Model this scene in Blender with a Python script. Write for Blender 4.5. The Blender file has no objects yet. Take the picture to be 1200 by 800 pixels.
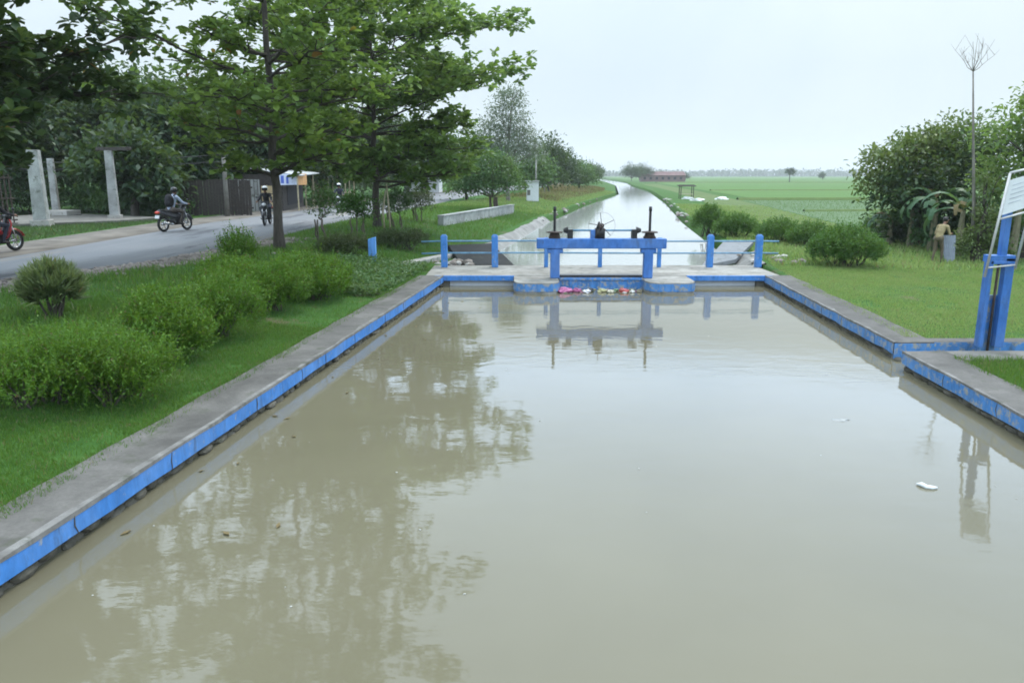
import bpy, bmesh, math, random
import numpy as np
from mathutils import Vector, Matrix, noise as mnoise
R = math.radians
scn = bpy.context.scene
col = scn.collection
random.seed(7)
CAMH = 3.05
TH = math.atan2(195, 900)

# ------------------------------------------------------------------ helpers
def at(px, py, z=0.0):
    """point of the photograph's ground plane of height z seen at pixel px, py (1200x800)"""
    c, s = math.cos(TH), math.sin(TH)
    u, v = px - 600, py - 400
    k = (CAMH - z) / (900 * s + v * c)
    return (u * k, (900 * c - v * s) * k)

def tag(o, label=None, cat=None, group=None, kind=None):
    if label: o['label'] = label
    if cat: o['category'] = cat
    if group: o['group'] = group
    if kind: o['kind'] = kind
    return o

def thing(name, label, cat, loc=(0, 0, 0), rz=0.0, group=None):
    o = bpy.data.objects.new(name, None)
    o.empty_display_size = .2
    col.objects.link(o)
    o.location = loc
    o.rotation_euler = (0, 0, rz)
    return tag(o, label, cat, group)

def copy_thing(o, loc, rz=0.0, scale=1.0, label=None):
    r = o.copy(); col.objects.link(r)
    r.location = loc; r.rotation_euler = (0, 0, rz)
    r.scale = (scale,) * 3 if not hasattr(scale, '__len__') else scale
    if label: r['label'] = label
    for ch in list(o.children):
        c = ch.copy(); col.objects.link(c); c.parent = r
        for g in list(ch.children):
            d = g.copy(); col.objects.link(d); d.parent = c
    return r

def np_mesh(name, V, Fq=None, Ft=None):
    V = np.asarray(V, dtype=np.float32)
    me = bpy.data.meshes.new(name)
    me.vertices.add(len(V)); me.vertices.foreach_set('co', V.ravel())
    loops = []; tot = []
    if Fq is not None and len(Fq): loops.append(np.asarray(Fq, dtype=np.int32).ravel()); tot.append(np.full(len(Fq), 4, dtype=np.int32))
    if Ft is not None and len(Ft): loops.append(np.asarray(Ft, dtype=np.int32).ravel()); tot.append(np.full(len(Ft), 3, dtype=np.int32))
    L = np.concatenate(loops); T = np.concatenate(tot)
    me.loops.add(len(L)); me.loops.foreach_set('vertex_index', L)
    me.polygons.add(len(T))
    st = np.concatenate([[0], np.cumsum(T)[:-1]]).astype(np.int32)
    me.polygons.foreach_set('loop_start', st)
    me.update(calc_edges=True); me.validate()
    return me

def link(name, me, mat, parent=None, smooth=False):
    o = bpy.data.objects.new(name, me); col.objects.link(o)
    if mat is not None and not len(me.materials): me.materials.append(mat)
    if parent: o.parent = parent
    if smooth: me.polygons.foreach_set('use_smooth', [True] * len(me.polygons))
    return o

class MB:
    def __init__(s): s.v = []; s.f = []
    def add(s, vs, fs):
        n = len(s.v); s.v += [tuple(p) for p in vs]; s.f += [tuple(i + n for i in f) for f in fs]; return s
    def box(s, c, d, rz=0.0, rx=0.0, ry=0.0):
        M = Matrix.Rotation(rz, 3, 'Z') @ Matrix.Rotation(ry, 3, 'Y') @ Matrix.Rotation(rx, 3, 'X')
        vs = []
        for x in (-.5, .5):
            for y in (-.5, .5):
                for z in (-.5, .5):
                    vs.append(M @ Vector((x * d[0], y * d[1], z * d[2])) + Vector(c))
        return s.add(vs, [(0, 1, 3, 2), (4, 6, 7, 5), (0, 4, 5, 1), (2, 3, 7, 6), (0, 2, 6, 4), (1, 5, 7, 3)])
    def prism(s, poly, z0, z1):
        n = len(poly)
        vs = [(p[0], p[1], z0 if not hasattr(z0, '__len__') else z0[i]) for i, p in enumerate(poly)] + \
             [(p[0], p[1], z1 if not hasattr(z1, '__len__') else z1[i]) for i, p in enumerate(poly)]
        fs = [tuple(range(n - 1, -1, -1)), tuple(range(n, 2 * n))] + [(i, (i + 1) % n, (i + 1) % n + n, i + n) for i in range(n)]
        return s.add(vs, fs)
    def bar(s, a, b, w, h=None, up=(0, 0, 1)):
        a, b = Vector(a), Vector(b); d = (b - a).normalized(); u = Vector(up)
        if abs(d.dot(u)) > .98: u = Vector((0, 1, 0))
        sx = d.cross(u).normalized(); u = sx.cross(d); h = h or w
        vs = []
        for p in (a, b):
            for i, j in ((-1, -1), (1, -1), (1, 1), (-1, 1)): vs.append(p + sx * i * w / 2 + u * j * h / 2)
        return s.add(vs, [(3, 2, 1, 0), (4, 5, 6, 7)] + [(i, (i + 1) % 4, (i + 1) % 4 + 4, i + 4) for i in range(4)])
    def tube(s, path, r, seg=8, cap=True):
        P = [Vector(p) for p in path]; n = len(P)
        rr = r if hasattr(r, '__len__') else [r] * n
        T = [(P[min(i + 1, n - 1)] - P[max(i - 1, 0)]).normalized() for i in range(n)]
        ref = Vector((0, 0, 1)) if abs(T[0].z) < .9 else Vector((1, 0, 0))
        vs = []; a = T[0].cross(ref).normalized()
        for i in range(n):
            a = (a - T[i] * a.dot(T[i])).normalized(); b = T[i].cross(a)
            for k in range(seg):
                t = 2 * math.pi * k / seg
                vs.append(P[i] + (a * math.cos(t) + b * math.sin(t)) * rr[i])
        fs = [(i * seg + k, i * seg + (k + 1) % seg, (i + 1) * seg + (k + 1) % seg, (i + 1) * seg + k) for i in range(n - 1) for k in range(seg)]
        if cap: fs += [tuple(range(seg - 1, -1, -1)), tuple(range((n - 1) * seg, n * seg))]
        return s.add(vs, fs)
    def ring(s, c, axis, rmaj, rmin, seg=24, ms=8):
        ax = Vector(axis).normalized(); a = ax.orthogonal().normalized(); b = ax.cross(a); vs = []
        for i in range(seg):
            t = 2 * math.pi * i / seg; d = a * math.cos(t) + b * math.sin(t)
            for k in range(ms):
                q = 2 * math.pi * k / ms
                vs.append(Vector(c) + d * (rmaj + rmin * math.cos(q)) + ax * rmin * math.sin(q))
        fs = [(i * ms + k, ((i + 1) % seg) * ms + k, ((i + 1) % seg) * ms + (k + 1) % ms, i * ms + (k + 1) % ms) for i in range(seg) for k in range(ms)]
        return s.add(vs, fs)
    def ball(s, c, r, sub=2, M=None, jit=0.0, rnd=random):
        bm = bmesh.new(); bmesh.ops.create_icosphere(bm, subdivisions=sub, radius=1.0)
        rr = r if hasattr(r, '__len__') else (r, r, r)
        vs = []
        for v in bm.verts:
            p = Vector((v.co.x * rr[0], v.co.y * rr[1], v.co.z * rr[2])) * (1 + rnd.uniform(-jit, jit))
            if M: p = M @ p
            vs.append(p + Vector(c))
        fs = [tuple(v.index for v in f.verts) for f in bm.faces]; bm.free()
        return s.add(vs, fs)
    def build(s, name, mat, parent=None, smooth=False, bevel=0.0):
        me = bpy.data.meshes.new(name); me.from_pydata(s.v, [], s.f); me.update()
        o = link(name, me, mat, parent, smooth)
        if bevel:
            m = o.modifiers.new('bevel', 'BEVEL'); m.width = bevel; m.segments = 2; m.limit_method = 'ANGLE'
        return o

# ------------------------------------------------------------------ materials
def mat_new(name):
    m = bpy.data.materials.new(name); m.use_nodes = True
    nt = m.node_tree; nt.nodes.clear()
    out = nt.nodes.new('ShaderNodeOutputMaterial'); b = nt.nodes.new('ShaderNodeBsdfPrincipled')
    nt.links.new(b.outputs[0], out.inputs[0])
    return m, nt, b
def nd(nt, t, **kw):
    n = nt.nodes.new(t)
    for k, v in kw.items():
        if k.startswith('i_'):
            key = k[2:]; key = int(key) if key.isdigit() else key
            n.inputs[key].default_value = v
        else: setattr(n, k, v)
    return n
def mixc(nt, fac, a, b, mode='MIX'):
    n = nt.nodes.new('ShaderNodeMix'); n.data_type = 'RGBA'; n.blend_type = mode
    for s, i in ((fac, 0), (a, 6), (b, 7)):
        if hasattr(s, 'links'): nt.links.new(s, n.inputs[i])
        elif i == 0: n.inputs[0].default_value = s
        else: n.inputs[i].default_value = (*s, 1)
    return n.outputs[2]
def ramp(nt, src, p0, p1, c0=(0, 0, 0), c1=(1, 1, 1)):
    r = nt.nodes.new('ShaderNodeValToRGB'); e = r.color_ramp.elements
    e[0].position = p0; e[1].position = p1; e[0].color = (*c0, 1); e[1].color = (*c1, 1)
    nt.links.new(src, r.inputs[0]); return r.outputs[0]
def noise_out(nt, vec, scale, detail=5, rough=.6, dist=0.0):
    n = nd(nt, 'ShaderNodeTexNoise', i_Scale=scale, i_Detail=detail, i_Roughness=rough, i_Distortion=dist)
    if vec is not None: nt.links.new(vec, n.inputs['Vector'])
    return n.outputs[0]
def coords(nt, scale=(1, 1, 1), world=True):
    if world:
        src = nt.nodes.new('ShaderNodeNewGeometry').outputs['Position']
    else: src = nt.nodes.new('ShaderNodeTexCoord').outputs['Object']
    mp = nd(nt, 'ShaderNodeMapping'); mp.inputs['Scale'].default_value = scale
    nt.links.new(src, mp.inputs[0]); return mp.outputs[0]
def bump(nt, b, h, strength=.3, dist=.02):
    n = nd(nt, 'ShaderNodeBump', i_Strength=strength, i_Distance=dist)
    nt.links.new(h, n.inputs['Height']); nt.links.new(n.outputs[0], b.inputs['Normal'])

def M_plain(name, c, rough=.5, metal=0.0, var=.25, scale=6.0, bmp=.1, spec=.5):
    m, nt, b = mat_new(name); co = coords(nt, world=False)
    n = noise_out(nt, co, scale)
    cc = mixc(nt, ramp(nt, n, .3, .7), [x * (1 - var) for x in c], [min(1, x * (1 + var)) for x in c])
    nt.links.new(cc, b.inputs['Base Color'])
    b.inputs['Roughness'].default_value = rough; b.inputs['Metallic'].default_value = metal
    b.inputs['Specular IOR Level'].default_value = spec
    if bmp: bump(nt, b, noise_out(nt, co, scale * 8), bmp, .01)
    return m
def M_concrete(name, c=(.3, .285, .255), dark=(.10, .095, .08), stain=.45, scale=1.6):
    m, nt, b = mat_new(name); co = coords(nt)
    big = noise_out(nt, co, scale, 6, .65, .4); fine = noise_out(nt, co, scale * 22, 4)
    a = mixc(nt, ramp(nt, big, .33, .72), dark, c)
    a = mixc(nt, stain, [x for x in c], a)
    a = mixc(nt, ramp(nt, fine, .35, .75), mixc(nt, .35, a, dark), a)
    moss = noise_out(nt, co, 2.7, 5, .7)
    a = mixc(nt, ramp(nt, moss, .56, .72), a, (.06, .066, .042))
    nt.links.new(a, b.inputs['Base Color']); b.inputs['Roughness'].default_value = .88
    b.inputs['Specular IOR Level'].default_value = .3
    bump(nt, b, fine, .35, .012); return m
def M_paint(name, c=(.045, .20, .62), wear=.63, under=(.30, .30, .28)):
    m, nt, b = mat_new(name); co = coords(nt)
    n = noise_out(nt, co, 8.5, 9, .72, .2); n2 = noise_out(nt, coords(nt, (1, 1, .35)), 9, 5, .7)
    pc = mixc(nt, ramp(nt, n2, .3, .75), [x * .72 for x in c], [min(1, x * 1.25 + .02) for x in c])
    pc = mixc(nt, ramp(nt, noise_out(nt, co, .9), .45, .75), pc, mixc(nt, .25, pc, (.35, .45, .55)))
    a = mixc(nt, ramp(nt, n, wear + .02, wear + .09), pc, under)
    grime = noise_out(nt, coords(nt, (1, 1, .3)), 5.5, 7, .75)
    a = mixc(nt, ramp(nt, grime, .55, .78), a, (.05, .065, .06))
    nt.links.new(a, b.inputs['Base Color']); b.inputs['Roughness'].default_value = .55
    bump(nt, b, n, .25, .01); return m
def M_leaf(name, c0, c1, c2=None, trans=.35, rough=.45, nscale=.9, rare=None, rf=.989):
    """c0..c1 random per leaf, c2 as larger clumps of another green"""
    m, nt, b = mat_new(name); g = nt.nodes.new('ShaderNodeNewGeometry')
    a = ramp(nt, g.outputs['Random Per Island'], 0, 1, c0, c1)
    if c2:
        a = mixc(nt, ramp(nt, noise_out(nt, coords(nt), nscale, 3), .42, .66), a, c2)
    if rare:
        a = mixc(nt, ramp(nt, g.outputs['Random Per Island'], rf, rf + .006), a, rare)
    nt.links.new(a, b.inputs['Base Color']); b.inputs['Roughness'].default_value = rough
    b.inputs['Specular IOR Level'].default_value = .35
    t = nt.nodes.new('ShaderNodeBsdfTranslucent'); nt.links.new(mixc(nt, .45, a, (.22, .32, .04)), t.inputs[0])
    mx = nt.nodes.new('ShaderNodeMixShader'); mx.inputs[0].default_value = trans
    nt.links.new(b.outputs[0], mx.inputs[1]); nt.links.new(t.outputs[0], mx.inputs[2])
    nt.links.new(mx.outputs[0], nt.nodes['Material Output'].inputs[0]); return m
def M_bark(name, c=(.12, .095, .07)):
    m, nt, b = mat_new(name); co = coords(nt, (1, 1, .25), world=False)
    n = noise_out(nt, co, 14, 6, .7)
    nt.links.new(mixc(nt, ramp(nt, n, .3, .7), [x * .45 for x in c], [x * 1.35 for x in c]), b.inputs['Base Color'])
    b.inputs['Roughness'].default_value = .9; bump(nt, b, n, .7, .03); return m

MT = {}
MT['concrete'] = M_concrete('concrete', (.24, .23, .205), (.08, .075, .065), .8)
MT['coping'] = M_concrete('coping concrete', (.175, .165, .15), (.055, .052, .046), .85, 1.3)
MT['deck'] = M_concrete('deck concrete', (.43, .415, .375), (.13, .12, .10), .8, 1.4)
MT['pale_concrete'] = M_concrete('pale concrete', (.47, .455, .42), (.2, .19, .17), .6, 1.2)
MT['lining'] = M_concrete('bank lining', (.36, .355, .33), (.11, .105, .095), .85, 1.2)
MT['stone'] = M_concrete('mossy stone', (.17, .155, .12), (.04, .038, .03), .8, 5)
MT['darkstone'] = M_concrete('near black concrete', (.03, .032, .031), (.01, .01, .01), .8, 3)  # left wing slab: mottled, almost black
MT['greyslab'] = M_concrete('grey concrete', (.26, .275, .285), (.09, .09, .09), .4, 2)
MT['blue'] = M_paint('blue paint', (.03, .18, .50), .575)
MT['blue_worn'] = M_paint('worn blue paint', (.04, .19, .47), .49)
MT['blue_steel'] = M_paint('blue steel paint', (.028, .14, .43), .68)
MT['edge'] = M_concrete('worn pale edge', (.27, .265, .25), (.085, .08, .072), .9, 4)
MT['rail'] = M_plain('rail paint', (.10, .23, .34), .45, 0, .3)
MT['blackmetal'] = M_plain('greasy iron', (.025, .024, .024), .45, .4, .4)
MT['rust'] = M_plain('rusty iron', (.06, .042, .034), .75, .2, .5, 18)
MT['galv'] = M_plain('galvanised tube', (.50, .49, .47), .45, .3, .15)
MT['white'] = M_plain('white paint', (.68, .69, .69), .5, 0, .06)
MT['whitewash'] = M_concrete('whitewash', (.50, .51, .50), (.15, .15, .14), .75, 1.4)
MT['darkwood'] = M_plain('dark wood', (.038, .031, .026), .8, 0, .5, 10)
MT['bamboo'] = M_plain('bamboo', (.36, .31, .2), .7, 0, .35, 5)
MT['roofsheet'] = M_plain('roof sheet', (.46, .47, .47), .5, .2, .2, 2)
MT['redroof'] = M_plain('red roof', (.13, .07, .065), .8, 0, .25, .4)
MT['brick'] = M_plain('brick wall', (.17, .11, .10), .85, 0, .2, .6)
MT['black'] = M_plain('black cloth', (.014, .014, .017), .85, 0, .3)
MT['navy'] = M_plain('dark trousers', (.03, .033, .05), .85, 0, .3)
MT['brown_cloth'] = M_plain('brown trousers', (.085, .07, .06), .85, 0, .3)
MT['tan_cloth'] = M_plain('tan shirt', (.30, .235, .12), .85, 0, .2)
MT['olive_cloth'] = M_plain('olive trousers', (.11, .085, .05), .85, 0, .25)
MT['shirt_white'] = M_plain('pale blue shirt', (.40, .46, .58), .8, 0, .1)
MT['skin'] = M_plain('brown skin', (.22, .11, .065), .55, 0, .1, 3, 0)
MT['hair'] = M_plain('black hair', (.012, .010, .009), .6)
MT['shoe'] = M_plain('dark shoe', (.03, .025, .02), .7)
MT['rubber'] = M_plain('tyre rubber', (.018, .018, .018), .85)
MT['chrome'] = M_plain('chrome', (.5, .5, .5), .25, .9, .1)
MT['bike_black'] = M_plain('black plastic', (.016, .016, .018), .35)
MT['bike_red'] = M_plain('red bodywork', (.42, .02, .025), .3, 0, .1)
MT['bike_grey'] = M_plain('grey bodywork', (.10, .10, .11), .35)
MT['helmet_black'] = M_plain('black helmet', (.012, .012, .013), .3)
MT['helmet_white'] = M_plain('white helmet', (.78, .78, .78), .3, 0, .03)
MT['visor'] = M_plain('dark visor', (.01, .01, .012), .12)
MT['tail'] = M_plain('tail light lens', (.6, .06, .03), .25, 0, .1)
MT['lens'] = M_plain('headlight lens', (.6, .6, .62), .12, 0, .05)
MT['bark'] = M_bark('bark')
MT['bark_dark'] = M_bark('dark bark', (.07, .058, .045))
MT['bark_pale'] = M_bark('pale bark', (.20, .18, .15))
MT['almond'] = M_leaf('almond leaf', (.07,.135,.03), (.24,.34,.065), (.14,.24,.06), .48, .42, .55, (.26, .09, .02))
MT['almond2'] = M_leaf('almond leaf deep', (.06,.13,.034), (.22,.32,.07), (.12,.215,.066), .48, .42, .55)
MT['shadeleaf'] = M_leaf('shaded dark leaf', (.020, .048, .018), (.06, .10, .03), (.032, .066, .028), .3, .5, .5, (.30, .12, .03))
MT['darkleaf'] = M_leaf('dark leaf', (.012,.034,.013), (.042,.085,.026), (.020,.056,.025), .3, .5, .35)
MT['midleaf'] = M_leaf('mid leaf', (.032,.088,.024), (.095,.18,.048), (.05,.125,.048), .35, .5, .35)
MT['greyleaf'] = M_leaf('grey leaf', (.11,.15,.11), (.20,.235,.17), (.15,.19,.145), .3, .6, .3)
MT['olive_leaf'] = M_leaf('olive leaf', (.065,.115,.026), (.19,.225,.07), (.10,.165,.055), .35, .5, .5)
MT['hedge'] = M_leaf('hedge leaf', (.035,.115,.006), (.125,.245,.018), (.065,.175,.010), .4, .5, 1.3, rare=(.11,.075,.03), rf=0.965)
MT['hedge_brown'] = M_leaf('trimmed hedge leaf', (.030,.056,.022), (.072,.100,.040), (.055,.065,.034), .3, .5, 1.6)
MT['bushleaf'] = M_leaf('bush leaf', (.028,.095,.014), (.085,.20,.032), (.04,.13,.022), .38, .5, .8)
MT['strap'] = M_leaf('strap leaf', (.07,.115,.045), (.22,.25,.10), (.12,.165,.07), .3, .45, 2, (.3, .2, .07))
MT['groundcover'] = M_leaf('ground cover leaf', (.045, .11, .03), (.12, .20, .07), (.06, .14, .04), .35, .5, 1)
MT['banana'] = M_leaf('banana leaf', (.055,.13,.055), (.12,.21,.09), (.07,.16,.075), .45, .4, .4)
MT['dryleaf'] = M_leaf('dry leaf', (.13, .10, .05), (.24, .18, .08), None, .3, .8)
MT['grass'] = M_leaf('grass blade', (.035,.105,.014), (.12,.23,.03), (.06,.155,.02), .4, .55, .6, rare=(.19,.15,.07), rf=0.94)
MT['lawn'] = M_leaf('lawn blade', (.14,.235,.055), (.32,.42,.13), (.27,.34,.115), .4, .55, .5, rare=(.26,.20,.10), rf=0.9)
MT['rice'] = M_leaf('rice blade', (.085,.165,.06), (.15,.23,.10), (.11,.185,.08), .4, .55, .12)

def M_ground():
    m, nt, b = mat_new('grassy earth'); co = coords(nt)
    big = noise_out(nt, co, .35, 6, .6); mid = noise_out(nt, co, 2.5, 6, .65); fine = noise_out(nt, co, 30, 4, .7)
    g = mixc(nt, ramp(nt, mid, .3, .7), (.034, .095, .018), (.075, .165, .035))
    g = mixc(nt, ramp(nt, fine, .3, .75), mixc(nt, .5, g, (.02, .05, .008)), g)
    g = mixc(nt, ramp(nt, big, .62, .78), g, (.14, .12, .06))
    g = mixc(nt, ramp(nt, noise_out(nt, co, 1.1, 6, .7), .57, .66), g, (.12, .095, .06))
    nt.links.new(g, b.inputs['Base Color']); b.inputs['Roughness'].default_value = .95
    b.inputs['Specular IOR Level'].default_value = .1
    bump(nt, b, fine, .6, .04); return m
MT['ground'] = M_ground()
def M_field(name, c0, c1, row):
    m, nt, b = mat_new(name)
    co = coords(nt)
    w = nd(nt, 'ShaderNodeTexWave', i_Scale=row, i_Distortion=3.0, i_Detail=3.0); nt.links.new(coords(nt, (1, .35, 1)), w.inputs[0])
    f = noise_out(nt, co, .12, 6, .6); n2 = noise_out(nt, co, 3, 6, .7)
    a = mixc(nt, ramp(nt, f, .3, .7), c0, c1)
    a = mixc(nt, .22, a, mixc(nt, w.outputs[0], [x * .6 for x in c0], c1))
    a = mixc(nt, ramp(nt, n2, .3, .8), mixc(nt, .3, a, (.04, .06, .02)), a)
    nt.links.new(a, b.inputs['Base Color']); b.inputs['Roughness'].default_value = .9
    b.inputs['Specular IOR Level'].default_value = .15
    bump(nt, b, n2, .6, .08); return m
MT['field_near'] = M_field('young rice', (.085, .145, .065), (.12, .18, .085), .8)
MT['field_far'] = M_field('green rice', (.065, .145, .025), (.09, .18, .035), .3)
MT['field_olive'] = M_field('dry bank grass', (.085, .135, .035), (.11, .15, .045), .2)
def M_road():
    m, nt, b = mat_new('asphalt'); co = coords(nt)
    f = noise_out(nt, co, 60, 3); s = noise_out(nt, coords(nt, (1, .12, 1)), .9, 5, .6)
    a = mixc(nt, ramp(nt, s, .3, .7), (.14, .145, .15), (.23, .232, .235))
    a = mixc(nt, ramp(nt, f, .3, .8), mixc(nt, .4, a, (.06, .06, .065)), a)
    a = mixc(nt, ramp(nt, noise_out(nt, coords(nt, (1, .16, 1)), .9, 6, .7), .56, .62), a, (.075, .075, .08))
    a = mixc(nt, ramp(nt, noise_out(nt, coords(nt, (1.2, .3, 1)), .5, 4, .6), .60, .64), a, (.19, .175, .155))
    nt.links.new(a, b.inputs['Base Color']); b.inputs['Roughness'].default_value = .75
    bump(nt, b, f, .25, .01); return m
MT['road'] = M_road()
MT['dirt'] = M_plain('sandy dirt', (.155, .14, .12), .95, 0, .4, .9, .5, .1)
MT['rubble'] = M_plain('rubble earth', (.13, .11, .09), .95, 0, .5, 3, .8, .1)
MT['rock'] = M_plain('grey brown stone', (.22, .19, .165), .9, 0, .5, 1.1, .4, .2)
def M_water(name, c0, c1):
    m, nt, b = mat_new(name); co = coords(nt)
    n = noise_out(nt, co, .25, 4, .55)
    nt.links.new(mixc(nt, ramp(nt, n, .3, .7), c0, c1), b.inputs['Base Color'])
    b.inputs['Roughness'].default_value = .035; b.inputs['IOR'].default_value = 1.37
    r1 = noise_out(nt, coords(nt, (1, 1.6, 1)), 1.7, 2, .5, .5); r2 = noise_out(nt, coords(nt, (1, 2.4, 1)), 9, 2, .5, .3)
    b1 = nd(nt, 'ShaderNodeBump', i_Strength=.085, i_Distance=.035); nt.links.new(r1, b1.inputs['Height'])
    b2 = nd(nt, 'ShaderNodeBump', i_Strength=.05, i_Distance=.006); nt.links.new(r2, b2.inputs['Height'])
    nt.links.new(b1.outputs[0], b2.inputs['Normal']); nt.links.new(b2.outputs[0], b.inputs['Normal'])
    return m
MT['water'] = M_water('muddy water', (.126, .115, .075), (.150, .138, .091))
MT['water_up'] = M_water('muddy water with painted sky sheen', (.34, .35, .33), (.39, .395, .37))  # same muddy water; bright sky reflection upstream painted into a paler base colour
def plas(name, c): return M_plain(name, c, .4, 0, .15)

# ------------------------------------------------------------------ plan of the place
def lerp_pl(pts, y):
    return float(np.interp(y, [p[1] for p in pts], [p[0] for p in pts]))
LB = [(-17.8, -120), (-4.33 + .1122 * -8, -8), (-4.33 + .1122 * 21.4, 21.4), (-1.6, 24.2), (0, 35.3), (2.2, 49.8), (8.0, 81.5), (17, 124), (29.3, 220), (42, 358), (62, 620), (150, 1500), (260, 2800)]
RBk = [(-3.5, -120), (5.33 + .077 * -8, -8), (5.33 + .077 * 12, 12), (7.1, 21.4), (7.5, 24.2), (8.65, 33.2), (10.95, 49.8), (16.8, 86), (25, 143), (33.5, 220), (46, 319), (69, 620), (160, 1500), (275, 2800)]
def xl(y): return lerp_pl(LB, y)
def xr(y): return lerp_pl(RBk, y)
def sst(a, b, x): t = np.clip((x - a) / (b - a), 0, 1); return t * t * (3 - 2 * t)
def zg(x, y):
    l, r = xl(y), xr(y)
    if x < l: return .27 + .61 * float(sst(.5, 5.5, l - x))
    return .27 - .17 * float(sst(1, 7, x - r))
NEAR = [(-17, -40), (-15, -5), (-12.6, 8), (-10.8, 16), (-9.3, 19.5), (-8.5, 25), (-8.2, 37), (-6.8, 48), (-5.8, 60), (-4.9, 75), (-.2, 110), (7, 150), (20, 220), (33, 340)]
FAR = [(-23, -40), (-20, -5), (-16.8, 8), (-14.4, 16), (-13.4, 20), (-13.6, 27), (-13.9, 36), (-13.1, 46), (-12.4, 61), (-11.2, 80), (-6.5, 112), (.8, 152), (14, 224), (27, 345)]

# ground: one sheet, with the canal cut into it
def build_ground():
    ys = np.concatenate([[-120, -60, -30, -15], np.sort(np.concatenate([np.arange(-8, 45, .6), [12.01, 12.03, 12.73, 12.75]])), np.arange(46, 130, 4), [140, 160, 190, 220, 260, 300, 358, 430, 520, 620, 800, 1100, 1500, 2000, 2800]])
    dl = [2600, 1200, 500, 200, 100, 60, 40, 30, 24, 20, 17, 14, 12, 10, 8.5, 7.5, 6.6, 5.8, 5.2, 4.6, 4, 3.5, 3, 2.5, 2, 1.6, 1.2, .9, .6, .3, .05]
    V = []; nc = 2 * len(dl) + 2
    for y in ys:
        l, r = xl(y) - .4, xr(y) + .4
        def nz(x, d): return .035 * mnoise.noise(Vector((x * .7, y * .7, 0))) * float(sst(.8, 2, d)) * float(1 - sst(4.2, 6, d)) if d < 7 else 0
        for d in dl: V.append((l - d, y, zg(l - d, y) + nz(l - d, d)))
        V.append((l - .04, y, -1.2)); V.append((r + .04, y, -1.2))
        for d in reversed(dl): V.append((r + d, y, -.6 if (12.02 < y < 12.74 and r + d < 9.0) else zg(r + d, y) + nz(r + d, d)))
    F = []
    for j in range(len(ys) - 1):
        for i in range(nc - 1):
            a = j * nc + i; F.append((a, a + 1, a + 1 + nc, a + nc))
    me = np_mesh('ground', V, F); o = link('ground', me, MT['ground'], smooth=True); tag(o, kind='structure')
build_ground()
def strip(name, A, B, ys, z, mat, thick=.06, nx=2):
    V = []; F = []
    for y in ys:
        a, b = lerp_pl(A, y), lerp_pl(B, y)
        V += [(a, y, z), (b, y, z), (a - .02, y, z - thick), (b + .02, y, z - thick)]
    for j in range(len(ys) - 1):
        k = 4 * j; F += [(k, k + 1, k + 5, k + 4), (k + 2, k, k + 4, k + 6), (k + 1, k + 3, k + 7, k + 5)]
    me = np_mesh(name, V, F); o = link(name, me, mat); return tag(o, kind='structure')
ysr = np.concatenate([np.arange(-40, 80, 2.0), np.arange(80, 341, 10)])
strip('road', FAR, NEAR, ysr, .905, MT['road'])
strip('dirt_shoulder', [(p[0] - 2.6, p[1]) for p in FAR], [(p[0] - .03, p[1]) for p in FAR], ysr, .888, MT['dirt'], .03)
strip('rubble_verge', [(p[0] + .03, p[1]) for p in NEAR], [(-11.2, 8), (-9.3, 16), (-7.9, 19.5), (-7.4, 25), (-7.9, 30)], np.arange(8, 29, 1.0), .893, MT['rubble'], .25)
# water
def water(name, mat, ysw, extra=False):
    V = []; F = []
    for y in ysw: V += [(xl(y) - .02 - (.38 if y < 22 else 0), y, 0), (xr(y) + .02 + (.38 if y < 22 else 0), y, 0)]
    for j in range(len(ysw) - 1): F.append((2 * j, 2 * j + 1, 2 * j + 3, 2 * j + 2))
    if extra:
        k = len(V); V += [(6.7, 11.9, -.004), (9.1, 11.9, -.004), (9.1, 12.7, -.004), (6.7, 12.7, -.004)]; F.append((k, k + 1, k + 2, k + 3))
    tag(link(name, np_mesh(name, V, F), mat), kind='structure')
water('canal_water', MT['water'], np.concatenate([np.arange(-120, 20, 5.0), [20.5, 22.5]]), True)
water('upstream_water', MT['water_up'], np.concatenate([[22.5, 25, 27.5], np.arange(30, 130, 5.0), [143, 160, 190, 220, 260, 319, 358, 430, 520, 620, 800, 1100, 1500]]))
# rice fields
def field(name, o1, o2, y0, y1, z, mat, x2):
    ys = np.linspace(y0, y1, 14); V = []; F = []
    for y in ys: V += [(xr(y) + o1, y, z), (x2(y), y, z)]
    for j in range(len(ys) - 1): F.append((2 * j, 2 * j + 1, 2 * j + 3, 2 * j + 2))
    tag(link(name, np_mesh(name, V, F), mat), kind='structure')
field('young_rice_field', 9.5, 0, 37, 92, .112, MT['field_near'], lambda y: 140 + y)
field('green_rice_field', 12, 0, 96, 1400, .125, MT['field_far'], lambda y: 300 + y * 1.2)
field('dry_bank', 3.5, 0, 45, 250, .17, MT['field_olive'], lambda y: xr(y) + 9)

def bund(y0, y1, a, b, w, h):
    V = []; F = []; n = 24
    for i in range(n):
        t = i / (n - 1); x = a + (b - a) * t; y = y0 + (y1 - y0) * t + .4 * math.sin(i * 1.7); z = .12
        V += [(x, y - w, z - .05), (x, y - w * .4, z + h), (x, y + w * .4, z + h), (x, y + w, z - .05)]
    for i in range(n - 1):
        for q in range(3): k = 4 * i + q; F.append((k, k + 4, k + 5, k + 1))
    tag(link('field_bund', np_mesh('field_bund', V, F), MT['field_olive'], smooth=True), kind='structure')
for (y0, y1, a, b, w, h) in [(93.5, 95, 27, 330, .6, .28), (64, 71, 24, 160, .35, .14), (150, 158, 38, 460, .8, .2), (300, 312, 55, 700, 1.2, .3)]: bund(y0, y1, a, b, w, h)
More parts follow.
